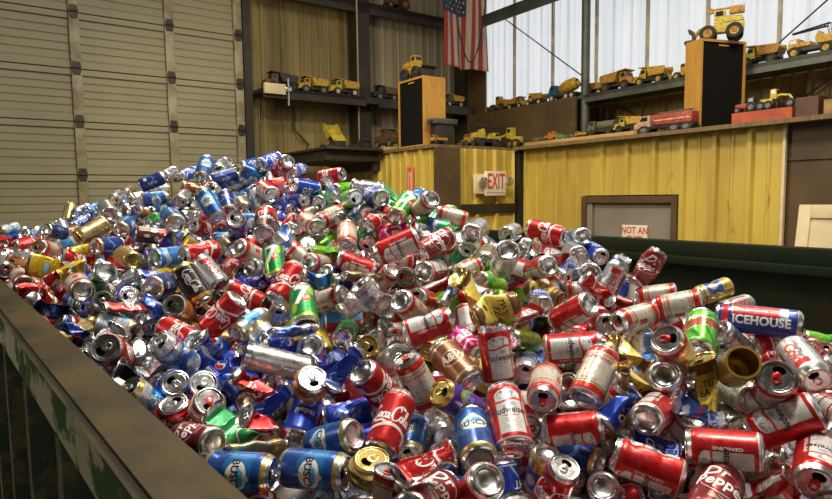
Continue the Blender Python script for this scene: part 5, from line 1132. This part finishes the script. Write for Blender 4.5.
BUDW|d|3|1.000|red|0.912|0.1470,1.7951,1.8294,0.6288,-0.5843,0.1808,-0.4800|dented cream red-banded can showing its base, above the pinched yellow-brown tea can
GREEN|i|1|1.000|silver|0.976|-0.1747,2.1421,1.9097,0.2982,0.3204,0.7501,-0.4957|dark green can showing its open top, left of the dented pink can
BUDW|i|1|1.000|red|1.007|-0.2287,1.9898,1.9238,0.6523,-0.3344,-0.3618,-0.5760|cream red-banded can showing its base, below the lime green can
PINK|d|4|1.000|silver|0.964|-0.0734,2.1181,1.9270,0.5466,-0.4682,0.4201,-0.5527|dented pink can seen side-on, above the red white-label can
GRBL|i|1|1.000|silver|0.990|0.0578,2.0628,1.9486,0.5526,0.4254,-0.4645,-0.5459|green-and-blue can seen side-on, below the dented cream red-banded can
BUDW|d|3|1.000|red|1.047|0.0311,2.0787,2.0202,0.0544,-0.4505,0.7123,0.5355|dented cream red-banded can showing its base, above the green-and-blue can
BUDW|i|1|1.000|red|0.955|0.1350,2.2267,1.9783,0.6001,0.3651,-0.4836,-0.5223|cream red-banded can seen side-on, right of the green-and-blue can
SEVEN|i|1|1.000|silver|1.072|-0.0446,2.1273,2.0156,0.7041,-0.4802,-0.0893,-0.5154|green red-dotted can showing its base, below the flattened dark green can
GREEN|f|2|1.000|silver|1.000|-0.0971,2.3578,2.0669,0.9042,0.1752,-0.3895,-0.0037|flattened dark green can, right of the bright blue white-lettered can
LBLU|d|1|1.000|silver|0.900|0.0028,2.6465,2.0523,-0.0519,0.2940,0.4967,0.8150|dented plain sky-blue can showing its base, right of the flattened dark green can
BUDL|i|1|1.000|silver|1.025|-0.1424,2.1435,2.0565,-0.4081,0.0650,0.6612,0.6261|bright blue white-lettered can showing its base, left of the flattened dark green can
SILV|d|5|1.000|silver|0.991|-0.2054,2.4657,2.0914,0.2976,0.5265,0.5428,0.5827|dented bare silver can seen side-on, above the bright blue white-lettered can
LIME|i|1|1.000|silver|0.993|-0.2322,2.1925,2.0489,0.3987,0.1374,0.6713,-0.6095|lime green can showing its open top, right of the royal blue cola can
LIME|d|4|1.000|silver|0.905|-0.3319,2.7705,2.0932,-0.1255,0.4838,0.4707,0.7271|dented lime green can showing its base, above the lime green can
PEPSI|i|1|1.000|silver|0.900|-0.3383,2.7530,2.0246,0.5394,0.4695,-0.6090,0.3432|royal blue cola can showing its open top, above the dented silver-blue can
COKE|i|1|1.000|silver|0.963|-0.1326,2.1212,1.9789,0.7029,-0.5303,0.0959,-0.4643|red script-lettered can showing its base, left of the dented pink can
SILG|i|1|1.000|silver|1.058|-0.1691,2.2110,2.0065,0.6261,0.7781,0.0227,-0.0461|silver gold-banded can showing its open top, right of the lime green can
COKE|i|1|1.000|silver|0.992|-0.3649,2.6375,2.1481,-0.4368,0.3201,-0.5818,0.6069|red script-lettered can seen side-on, above the lime green can
BLSV|c|4|1.000|silver|0.950|-0.3468,2.4541,2.0882,0.7761,0.0645,-0.2651,-0.5685|crumpled silver-blue can, left of the lime green can
GREEN|i|1|1.000|silver|0.940|-0.3792,2.4902,2.0405,0.5757,-0.3989,0.5239,0.4848|dark green can showing its base, left of the lime green can
BUDW|d|3|1.000|red|1.018|-0.3212,2.2414,1.9818,0.5944,0.7104,-0.3634,-0.0994|dented cream red-banded can showing its open top, above the dented red white-label can
BLSV|d|5|1.000|silver|1.015|-0.2468,2.2356,1.9847,0.7949,-0.5698,0.1904,-0.0846|dented silver-blue can showing its base, below the royal blue cola can
BUD|d|2|1.000|red|0.900|-0.3151,2.3430,1.9470,-0.0741,0.5130,0.3825,0.7649|dented red white-label can seen side-on, left of the dented silver-blue can
BUDL|i|1|1.000|silver|1.037|-0.6646,2.7624,2.2215,0.7542,-0.5735,0.0747,-0.3109|bright blue white-lettered can showing its base, right of the gold can
BUDL|d|1|1.000|silver|0.924|-0.8381,3.0751,2.2249,0.1765,0.2170,0.5853,0.7610|dented bright blue white-lettered can showing its base, above the pale blue gold-rimmed can
COKE|i|1|1.000|silver|1.053|-0.5753,2.6271,2.1891,-0.4357,0.2077,0.7984,0.3598|red script-lettered can showing its base, right of the bright blue white-lettered can
BUDL|i|1|1.000|silver|0.980|-0.5450,2.7922,2.1787,0.3037,-0.0665,0.6321,0.7098|bright blue white-lettered can showing its base, right of the crumpled red white-label can
BUDL|i|1|1.000|silver|1.005|-0.4528,2.5002,2.0970,0.6308,0.0344,-0.6439,0.4317|bright blue white-lettered can seen side-on, right of the dented bright blue white-lettered can
BUSCH|i|1|1.000|silver|1.033|-0.7315,2.7486,2.1666,0.5471,-0.3086,0.7761,-0.0552|blue gold-rimmed can seen side-on, above the dented dark cherry can
BLGT|i|1|1.000|silver|0.979|-0.8014,2.7885,2.1305,0.4097,0.6857,-0.5074,-0.3234|pale blue gold-rimmed can seen side-on, right of the dented copper brown can
NAVY|i|1|1.000|silver|1.024|-0.8614,2.7198,2.1490,0.2735,0.8034,0.0208,-0.5286|navy can seen side-on, right of the dented copper brown can
BUDL|i|1|1.000|silver|0.933|-0.9931,3.1074,2.2311,0.4011,0.6361,0.0273,0.6586|bright blue white-lettered can showing its open top, right of the dented copper brown can
SILV|i|1|1.000|silver|1.024|-0.9364,2.9203,2.2035,-0.3480,-0.5559,0.5753,-0.4888|bare silver can showing its open top, right of the dented copper brown can
GOLD|i|1|1.000|gold|0.900|-1.0168,3.3780,2.2101,0.7658,0.5048,0.3973,-0.0299|gold can showing its open top, right of the dented copper brown can
BUD|c|1|1.000|red|0.960|-0.5759,2.5510,2.1141,0.2803,0.8025,0.0211,-0.5263|crumpled red white-label can, above the dented dark cherry can
BUD|i|1|1.000|red|1.051|-0.6034,2.4574,2.0839,0.7845,-0.5578,-0.2326,0.1389|red white-label can showing its base, above the dented dark cherry can
BLGT|i|1|1.000|silver|0.951|-0.6489,2.5186,2.0460,0.6475,-0.0381,-0.4354,-0.6243|pale blue gold-rimmed can showing its base, above the dented dark cherry can
SILG|i|1|1.000|silver|0.958|-0.7227,2.5363,2.0233,0.5872,0.7649,0.2368,0.1189|silver gold-banded can showing its open top, left of the dented dark cherry can
NATB|i|1|1.000|silver|0.997|-0.7742,2.4759,2.0376,0.6950,-0.1829,-0.4044,-0.5657|navy gold-rimmed can showing its base, right of the dented copper brown can
BUSCH|i|1|1.000|silver|1.013|-0.8386,2.5149,2.0244,0.7317,-0.1038,-0.3450,-0.5787|blue gold-rimmed can showing its base, right of the dented copper brown can
PEPSI|d|3|1.000|silver|1.077|-0.6348,2.1316,1.9588,-0.0122,0.1170,-0.5111,0.8515|dented royal blue cola can showing its open top, right of the red script-lettered can
COKE|i|1|1.000|silver|0.900|-0.8240,2.5457,1.9376,0.8094,-0.5416,-0.1278,-0.1877|red script-lettered can showing its base, left of the dented dark cherry can
CHRY|d|2|1.000|dark|1.100|-0.4708,1.8813,1.9731,0.7013,-0.3587,-0.3541,-0.5040|dented dark cherry can showing its base, left of the crumpled silver-blue can
BUDL|i|1|1.000|silver|0.924|-0.5091,2.6222,2.0412,0.5063,0.0291,0.6800,-0.5295|bright blue white-lettered can showing its open top, left of the royal blue cola can
BUDL|i|1|1.000|silver|0.915|-0.5712,2.5929,2.0099,0.5172,0.7433,0.2076,0.3700|bright blue white-lettered can showing its open top, below the dented bright blue white-lettered can
BUDL|d|3|1.000|silver|0.900|-0.6266,2.9643,2.0603,0.5626,0.4709,-0.6520,0.1913|dented bright blue white-lettered can showing its open top, left of the bright blue white-lettered can
BUDW|i|1|1.000|red|1.036|-0.3802,2.1594,1.9606,0.6540,-0.2586,-0.5654,-0.4311|cream red-banded can showing its base, right of the dented dark cherry can
COKE|c|2|1.000|silver|0.950|-0.4643,2.2101,1.9760,-0.4275,0.0469,0.8539,-0.2931|crumpled red script-lettered can, right of the dented dark cherry can
BLSV|c|4|1.000|silver|1.050|-0.4567,2.0755,1.9245,-0.4997,-0.0143,0.8167,-0.2883|crumpled silver-blue can, right of the dented dark cherry can
BUDW|d|1|1.000|red|0.900|-0.4406,2.5257,1.9953,0.3751,0.8039,0.0074,-0.4616|dented cream red-banded can seen side-on, left of the dark green can
BUSCH|i|1|1.000|silver|1.045|-0.9675,2.7806,2.1948,0.7927,-0.3269,-0.1841,-0.4804|blue gold-rimmed can showing its base, above the dented copper brown can
BUDL|d|5|1.000|silver|0.939|-1.1724,3.1212,2.1828,0.5704,-0.2087,0.5308,0.5910|dented bright blue white-lettered can showing its base, above the dented copper brown can
NAVY|i|1|1.000|silver|1.021|-1.2646,2.9078,2.1423,0.6534,0.1465,0.5387,0.5113|navy can seen side-on, left of the dented copper brown can
SILV|d|4|1.000|silver|0.933|-1.2595,3.1008,2.1856,-0.1780,0.1640,0.5635,0.7898|dented bare silver can showing its base, above the pale blue gold-rimmed can
BLGT|i|1|1.000|silver|0.900|-1.4307,3.3682,2.1149,0.3470,0.4260,0.5290,0.6467|pale blue gold-rimmed can seen side-on, left of the dented copper brown can
BUSCH|i|1|1.000|silver|0.971|-1.1919,2.7578,2.0601,0.6824,-0.4865,0.4603,-0.2929|blue gold-rimmed can seen side-on, above the orange can
ROOT|d|5|1.000|silver|0.911|-1.1165,3.0238,2.1087,-0.0473,0.7617,0.2197,0.6077|dented copper brown can seen side-on, below the dented bright blue white-lettered can
BUSCH|i|1|1.000|silver|1.054|-0.7960,2.3264,2.0329,0.7477,0.0853,-0.2920,-0.5903|blue gold-rimmed can seen side-on, right of the dented copper brown can
BLGT|i|1|1.000|silver|0.942|-0.8811,2.6781,2.0764,-0.4685,0.7781,-0.4046,-0.1061|pale blue gold-rimmed can showing its base, right of the dented copper brown can
BUSCH|i|1|1.000|silver|0.948|-1.0801,2.6864,1.9721,-0.4688,0.5253,-0.1037,0.7025|blue gold-rimmed can seen side-on, right of the brown red-splashed can
BUSCH|i|1|1.000|silver|1.100|-0.8912,2.2016,1.9806,0.0248,-0.3553,0.5136,0.7806|blue gold-rimmed can showing its base, right of the brown red-splashed can
GREEN|d|5|1.000|silver|0.900|-1.2578,2.9043,1.9595,0.4188,0.7532,-0.3673,-0.3497|dented dark green can seen side-on, right of the orange can
COKE|i|1|1.000|silver|0.960|-0.8518,2.3742,1.9402,0.7705,0.5551,-0.2553,0.1816|red script-lettered can showing its open top, below the dented copper brown can
CHOC|i|1|1.000|silver|0.989|-1.0109,2.3007,1.9171,0.5304,-0.6477,0.4025,-0.3703|brown red-splashed can seen side-on, below the dented dark green can
GOLD|i|1|1.000|gold|0.900|-0.9560,2.5318,1.9061,0.6574,0.7469,0.0950,-0.0317|gold can showing its open top, above the plain sky-blue can
BUSCH|i|1|1.000|silver|0.990|-1.1868,2.4500,1.9487,-0.1076,-0.0144,0.6215,0.7759|blue gold-rimmed can showing its base, above the dented brown red-splashed can
NAVY|i|1|1.000|silver|0.998|-1.2608,2.6402,1.9911,-0.3826,0.5724,-0.5580,-0.4632|navy can showing its base, left of the brown red-splashed can
SILV|i|1|1.000|silver|0.999|-1.3542,2.6449,2.0141,0.7692,-0.5523,-0.1915,0.2581|bare silver can showing its base, above the dented brown red-splashed can
SILV|i|1|1.000|silver|0.922|-1.5152,3.0552,2.0686,0.6183,0.7774,0.0983,0.0611|bare silver can showing its open top, above the dented brown red-splashed can
SILG|i|1|1.000|silver|0.900|-1.6170,3.4002,2.1008,0.6217,0.7723,0.1302,-0.0037|silver gold-banded can showing its open top, above the brown red-splashed can
SILV|d|3|1.000|silver|0.900|-1.4622,3.1768,2.0680,0.7440,-0.6187,0.2126,-0.1358|dented bare silver can showing its base, above the brown red-splashed can
BUDL|d|5|1.000|silver|0.900|-1.5459,3.2282,2.0477,-0.2679,0.2356,0.4842,0.7989|dented bright blue white-lettered can showing its base, above the brown red-splashed can
ORNG|i|1|1.000|dark|0.900|-1.3903,3.0610,1.9859,-0.3639,-0.2769,-0.4885,0.7432|orange can showing its open top, above the brown red-splashed can
SILV|i|1|1.000|silver|0.957|-1.0486,2.7178,2.0583,0.6040,0.7815,0.1507,-0.0416|bare silver can showing its open top, below the dented copper brown can
BUSCH|i|1|1.000|silver|0.900|-1.2839,3.0840,2.0148,0.4267,0.7402,-0.3649,-0.3699|blue gold-rimmed can seen side-on, above brown red-splashed can, above plain sky-blue can
GOLD|d|3|1.000|gold|1.049|-1.2452,2.3068,1.9388,0.5344,0.7653,-0.3461,-0.0941|dented gold can seen side-on, right of the dented bright blue white-lettered can
NATB|i|1|1.000|silver|0.986|-1.1796,2.2892,1.8817,0.5925,-0.4403,0.5469,0.3951|navy gold-rimmed can showing its base, left of the dented brown red-splashed can
CHOC|d|2|1.000|silver|0.901|-1.1802,2.3702,1.8413,0.6968,-0.5035,0.4093,-0.3056|dented brown red-splashed can seen side-on, left of the gold can
BLGT|d|4|1.000|silver|0.900|-1.6514,2.8332,1.8510,0.2593,0.8108,0.0700,-0.5201|dented pale blue gold-rimmed can seen side-on, above the crumpled yellow can
BUDW|i|1|1.000|red|0.999|-1.5204,2.4649,1.8572,-0.1099,-0.0531,-0.6228,0.7728|cream red-banded can showing its open top, above the flattened yellow can
NAVY|d|3|1.000|silver|0.965|-1.6395,2.7290,1.9137,0.4316,-0.4127,0.6610,0.4544|dented navy can showing its base, above the flattened yellow can
COKE|c|5|1.000|silver|0.950|-1.7511,2.5613,1.8923,-0.0400,-0.4005,-0.4391,0.8033|crumpled red script-lettered can, left of the flattened yellow can
COKE|c|2|1.000|silver|0.950|-1.6750,2.5214,1.8881,-0.0220,0.4452,0.5042,0.7396|crumpled red script-lettered can, above flattened yellow can, above dented bare silver can
COKE|c|4|1.000|silver|0.950|-1.6057,2.4822,1.8859,-0.0689,-0.5380,-0.5145,0.6642|crumpled red script-lettered can, above crumpled orange can, right of dented bare silver can
BLGT|i|1|1.000|silver|0.900|-2.2133,3.2649,1.9064,0.1524,0.3580,0.6825,-0.6187|pale blue gold-rimmed can showing its open top, above the crumpled red script-lettered can
BUDL|d|3|1.000|silver|0.900|-1.7245,3.0896,1.9430,0.5067,-0.1825,0.5113,0.6697|dented bright blue white-lettered can showing its base, left of the dented brown red-splashed can
GOLD|i|1|1.000|gold|0.900|-1.8936,3.2869,1.9905,-0.3308,0.0742,0.2473,0.9077|gold can seen side-on, left of the dented bare silver can
LBLU|d|2|1.000|silver|0.900|-1.7512,3.2619,2.0094,0.5282,-0.4691,-0.4094,-0.5773|dented plain sky-blue can showing its base, above the dented brown red-splashed can
SILV|d|4|1.000|silver|0.900|-1.8278,3.2954,2.0026,-0.2673,-0.2175,0.7608,-0.5499|dented bare silver can showing its open top, above the dented brown red-splashed can
ROOT|i|1|1.000|silver|0.900|-1.7017,2.9546,1.8941,0.5604,0.6364,-0.4478,0.2834|copper brown can showing its open top, above the dented pale blue gold-rimmed can
YELL|d|3|1.000|gold|0.900|-1.5253,2.7061,1.8230,-0.3491,-0.5510,-0.5016,0.5682|dented yellow can showing its open top, above the pinched red script-lettered can
BUSCH|i|1|1.000|silver|0.900|-1.3373,2.5079,1.7796,0.6247,-0.5849,0.0533,-0.5147|blue gold-rimmed can seen side-on, left of the dented brown red-splashed can
SILV|c|2|1.000|silver|0.950|-0.9216,1.8685,1.7929,0.6194,-0.0610,0.5771,0.5287|crumpled bare silver can, above the flattened red script-lettered can
BUDL|k|2|1.000|silver|1.000|-0.8758,1.8055,1.7564,-0.3726,0.1453,-0.4649,0.7899|squashed bright blue white-lettered can with its lid up, above the flattened red script-lettered can
GOLD|i|1|1.000|gold|1.030|-1.0329,2.1382,1.8487,0.7353,-0.3651,-0.5462,-0.1661|gold can showing its base, right of the dented brown red-splashed can
PURP|i|1|1.000|gold|0.921|-1.0225,2.1296,1.7668,0.3660,-0.6090,0.2599,0.6539|purple can showing its base, right of the crumpled bare silver can
BUDL|c|5|1.000|silver|0.950|-0.7380,1.6551,1.7495,0.8899,0.1617,-0.3683,0.2152|crumpled bright blue white-lettered can, right of the flattened red script-lettered can
GBLU|d|2|1.000|silver|0.900|0.8822,1.7667,1.7618,0.5633,0.3080,-0.7403,-0.1992|dented gold-and-blue can seen side-on, left of the dented silver red-text can
DIET|d|4|1.000|silver|0.900|0.9353,1.7386,1.7188,0.6090,0.5277,-0.5300,-0.2641|dented silver red-text can showing its open top, right of the dented gold-and-blue can
ICEH|i|1|1.405|silver|1.113|0.8656,1.4979,1.7287,0.5101,0.1737,-0.6710,-0.5093|tall red-and-blue can seen side-on, above the dented bright green can
DEWG|d|3|1.000|silver|1.100|0.6519,1.3573,1.7282,-0.4663,0.4772,0.2388,0.7056|dented bright green can showing its base, left of the dented bare silver can
BUDW|i|1|1.000|red|1.078|0.5398,1.2345,1.7235,0.8566,0.4138,-0.2133,-0.2225|cream red-banded can showing its open top, above the crumpled blue-and-white can
BUD|d|2|1.000|red|0.936|0.6564,1.5856,1.6925,0.6260,0.3122,-0.7141,0.0269|dented red white-label can showing its open top, below the cream red-banded can
BLSV|c|4|1.000|silver|0.950|0.5314,1.3747,1.7043,0.8420,-0.0895,-0.5320,0.0068|crumpled silver-blue can, right of the crumpled yellow-brown tea can
TWT|c|1|1.000|gold|0.950|0.4789,1.3248,1.6910,0.2879,-0.6056,0.6346,-0.3843|crumpled yellow-brown tea can, left of the crumpled silver-blue can
TWT|c|3|1.000|gold|0.950|0.4579,1.2354,1.6495,0.6152,0.1591,-0.2363,-0.7351|crumpled yellow-brown tea can, left of the crumpled blue-and-white can
BUD|i|1|1.000|red|1.014|0.5240,1.2249,1.6577,0.4716,-0.5464,0.6740,0.1573|red white-label can, above red white-label can, left of crumpled blue-and-white can
BUDL|c|2|1.000|silver|0.950|0.4029,1.1847,1.6257,-0.4342,0.1478,0.8648,-0.2043|crumpled bright blue white-lettered can, below the crumpled silver-blue can
BUDW|i|1|1.000|red|0.900|0.4675,1.5266,1.6629,0.5237,0.5449,0.4417,-0.4834|cream red-banded can showing its open top, right of the olive can
DEWG|d|1|1.000|silver|0.900|0.9595,1.7202,1.6242,-0.0845,0.6948,0.2324,-0.6753|dented bright green can showing its open top, right of the dented bare silver can
SILV|d|3|1.000|silver|1.041|0.8012,1.5004,1.6726,-0.0998,0.8750,0.1742,0.4405|dented bare silver can showing its base, above the cut-open gold can
GOLD|o|1|1.000|gold|1.000|0.6349,1.1662,1.7061,0.7837,0.5300,0.0441,-0.3208|cut-open gold can showing its open top, below the dented bare silver can
COKE|p|3|1.000|silver|1.000|0.9198,1.5050,1.6782,-0.4138,0.4468,-0.3821,0.6951|pinched red script-lettered can, right of the tall red-and-blue can
DIET|d|4|1.000|silver|1.100|0.8420,1.2797,1.6796,-0.2981,-0.2895,0.7540,-0.5088|dented silver red-text can showing its open top, right of the tall red-and-blue can
BUD|i|1|1.000|red|1.100|0.6936,1.1390,1.6769,0.7986,0.3106,-0.3804,0.3480|red white-label can showing its open top, right of the cut-open gold can
LIME|d|3|1.000|silver|0.900|1.2130,1.7903,1.5996,0.5963,-0.3706,-0.5198,0.4866|dented lime green can showing its open top, right of the red script-lettered can
GREEN|d|5|1.000|silver|0.953|1.1880,1.6749,1.5859,0.7597,0.0746,-0.5564,0.3281|dented dark green can showing its open top, right of the dented lime green can
COKE|i|1|1.000|silver|0.900|1.1025,1.6702,1.6186,-0.3688,-0.4835,-0.4762,0.6352|red script-lettered can showing its open top, left of the dented lime green can
COKE|d|4|1.000|silver|0.913|0.9418,1.6120,1.6086,0.5781,0.6483,-0.2881,-0.4031|dented red script-lettered can showing its open top, right of the cut-open gold can
"""
# ------------------------------------------------------------------ the heap
rows = [l.split('|') for l in DATA.strip().split('\n')]
POS, CODES = [], []
for r in rows:
    code, st, var, lf, tabc, s = r[0], r[1], int(r[2]), float(r[3]), r[4], float(r[5])
    v = [float(x) for x in r[6].split(',')]
    op = st == 'o'
    make_can('aluminium_can', code, 'i' if op else st, 0 if st in 'io' else var, lf, tabc, r[7], 'cans in the heap', v[:3], v[3:7], s, op)
    POS.append(v[:3]); CODES.append(code)
POS = np.array(POS)
AX = np.array([np.array(Quaternion([float(x) for x in r[6].split(',')[3:7]]).to_matrix())[:,2] for r in rows])
HL = np.array([{'k':.012,'f':.04,'c':.025}.get(r[1], .03)*(1.0) for r in rows])*np.array([max(1, float(r[3])*1.7-.7) for r in rows])
SEG = np.concatenate([POS + AX*(HL*t)[:,None] for t in (-1.2, -.4, .4, 1.2)])
EYE = np.array([0, 0, 2.05]); SEGD = np.concatenate([POS + AX*(HL*t)[:,None] for t in (-.6, 0, .6)]) - EYE
# the cans under and behind those: one mass
rg = np.random.default_rng(11)
AB = np.stack([POS @ np.array(DA), POS @ np.array(DB)], 1)
tV, tF, tUV = revolve([SIDE[i] for i in (0,1,2,3,8,13,18,19,20,21,22)], 18)
lV, lF, _ = revolve([(27.3,118.3),(27.9,120.6),(27,122),(24.9,119.2),(22.6,116.6),(21.2,118.5),(.01,118.5)], 18)
bV, bF, _ = revolve([(29.5,3.2),(25.2,0),(22.4,3.5),(16,8.6),(.01,10.8)], 18); bF = [tuple(reversed(f)) for f in bF]
tplV = np.array(tV+lV+bV); n1, n2 = len(tV), len(tV)+len(lV)
tplF = np.array(tF + [tuple(i+n1 for i in f) for f in lF] + [tuple(i+n2 for i in f) for f in bF]); isend = np.array([0]*len(tF)+[1]*(len(lF)+len(bF)))
tplU = np.array(tUV + [(0,0)]*(len(lV)+len(bV)))
TPL = [(deform(tplV, st, k) - np.array([0,0,61.0]))*MM for st, k in (('i',0),('d',1),('d',2),('c',1),('c',2),('p',1))]
codes = sorted(set(CODES) - {'PLAIN','ICEH','GOLD'}); ci = {c: i for i, c in enumerate(codes)}
AV, AF, AU, AM = [], [], [], []; cnt = 0
step = .088
def height(p):
    d = np.hypot(AB[:,0]-p[0], AB[:,1]-p[1]); k = np.argsort(d)[:7]
    w = 1/(d[k]+.03)**2; h = (POS[k,2]*w).sum()/w.sum()
    return h - .75*max(0, d[k[0]]-.10), k
for layer in range(4):
    for a in np.arange(-.4, 3.2, step):
        for b in np.arange(-.75, 4.65, step):
            p = np.array([a, b]) + rg.uniform(-.03, .03, 2)
            if p[0] < .222-.080*p[1]+.050 or p[0] > 3.16: continue
            h, k = height(p); dmin = np.hypot(*(AB[k[0]]-p))
            if layer >= 2 and dmin > .4: continue
            z = h - .062 - .075*layer + rg.uniform(-.012, .012)
            z -= .07*max(0, 1-(p[0]-(.272-.080*p[1]))/.16)     # lower along the near rim
            if z < .3: continue
            # a uniformly random turn
            q = Quaternion(rg.normal(size=4)); q.normalize(); M = np.array(q.to_matrix())
            if dmin < .3: M = M
            t = TPL[rg.choice(6, p=[.38,.16,.16,.1,.1,.1])]
            c3 = np.array(W(p[0], p[1], z)); ax = M[:,2]
            near = SEG[np.hypot(SEG[:,0]-c3[0], SEG[:,1]-c3[1]) < .17]
            ok = False
            for it in range(22):                 # sink until it lies clear of the cans on top
                if len(near) == 0: ok = True; break
                s3 = np.concatenate([c3 + ax*t_ for t_ in (-.038, -.013, .013, .038)])
                s3 = s3.reshape(-1, 3); dd = np.linalg.norm(near[:,None]-s3[None], axis=2)
                if dd.min() > .068 and (c3[2] < near[:,2].max() - .05): ok = True; break
                c3[2] -= .013
            if not ok: continue
            v = c3 - EYE; dv = np.linalg.norm(v); v = v/dv
            cr = np.linalg.norm(np.cross(SEGD, v), axis=1); al = SEGD @ v
            if np.any((cr < .042) & (al > 0) & (dv < al + .03)): continue      # would stand in front of a can on top
            V = t @ M.T + c3
            AV.append(V); AF.append(tplF + cnt); cnt += len(V); AU.append(tplU)
            c = CODES[k[rg.integers(0, 5)]]; c = c if c in ci else 'BUD'
            AM.append(np.where(isend == 1, 0, 1+ci[c]))
AV = np.concatenate(AV); AF = np.concatenate(AF); AU = np.concatenate(AU); AM = np.concatenate(AM)
me = bpy.data.meshes.new('can_heap'); me.from_pydata(AV.tolist(), [], AF.tolist())
me.materials.append(ALU)
for c in codes: me.materials.append(MT[c])
me.polygons.foreach_set('material_index', AM.astype(np.int32))
ul = me.uv_layers.new(name='UVMap'); idx = np.zeros(len(me.loops), dtype=np.int32); me.loops.foreach_get('vertex_index', idx); ul.data.foreach_set('uv', AU[idx].ravel())
finish(me, 45)
heap = bpy.data.objects.new('can_heap', me); C.objects.link(heap)
tag(heap, 'mass of mixed drink cans packed under and between the topmost cans', 'cans', kind='stuff')

# ------------------------------------------------------------------ light, camera
wd = bpy.data.worlds.new('World'); bpy.context.scene.world = wd; wd.use_nodes = True
bg = wd.node_tree.nodes['Background']; bg.inputs[0].default_value = (.97,.985,1.0,1); bg.inputs[1].default_value = 1.06
def lamp(name, loc, power, sx, sy, col, rot=(0,0,YAW)):
    L = bpy.data.lights.new(name, 'AREA'); L.energy = power; L.shape = 'RECTANGLE'; L.size = sx; L.size_y = sy; L.color = col
    o = bpy.data.objects.new(name, L); C.objects.link(o); o.location = loc; o.rotation_euler = rot; return o
lamp('unseen_overhead_lamp', W(1.3, .8, 5.9), 240, 1.3, .35, (1,.95,.86))
lamp('unseen_overhead_lamp', W(1.3, 3.6, 5.9), 150, 1.3, .35, (1,.93,.80))
lamp('unseen_overhead_lamp', W(3.6, 1.0, 5.9), 150, 1.3, .35, (1,.88,.62))
lamp('added_wall_fill', W(1.0, 4.4, 3.95), 85, 1.2, .4, (1,.88,.64), (0, -math.radians(62), YAW))  # added unseen light, brightens the sheet wall under the long shelf
lamp('unseen_overhead_lamp', W(-2.2, 3.2, 3.0), 60, 1.3, .35, (1,.93,.80))  # added out of view, well below the ceiling, to brighten the lower door

cam = bpy.data.cameras.new('Camera'); co = bpy.data.objects.new('Camera', cam); C.objects.link(co)
cam.sensor_width = 36; cam.lens = 600/832*36; cam.clip_start = .02; cam.clip_end = 60
co.location = (0, 0, 2.05)
co.rotation_euler = (Matrix.Rotation(PI/2-math.radians(4.95), 3, 'X') @ Matrix.Rotation(math.radians(-.7), 3, 'Z')).to_euler()
sc = bpy.context.scene; sc.camera = co
sc.view_settings.view_transform = 'Standard'; sc.view_settings.look = 'None'; sc.view_settings.gamma = 1; sc.view_settings.use_curve_mapping = False
sc.view_settings.exposure = -0.12
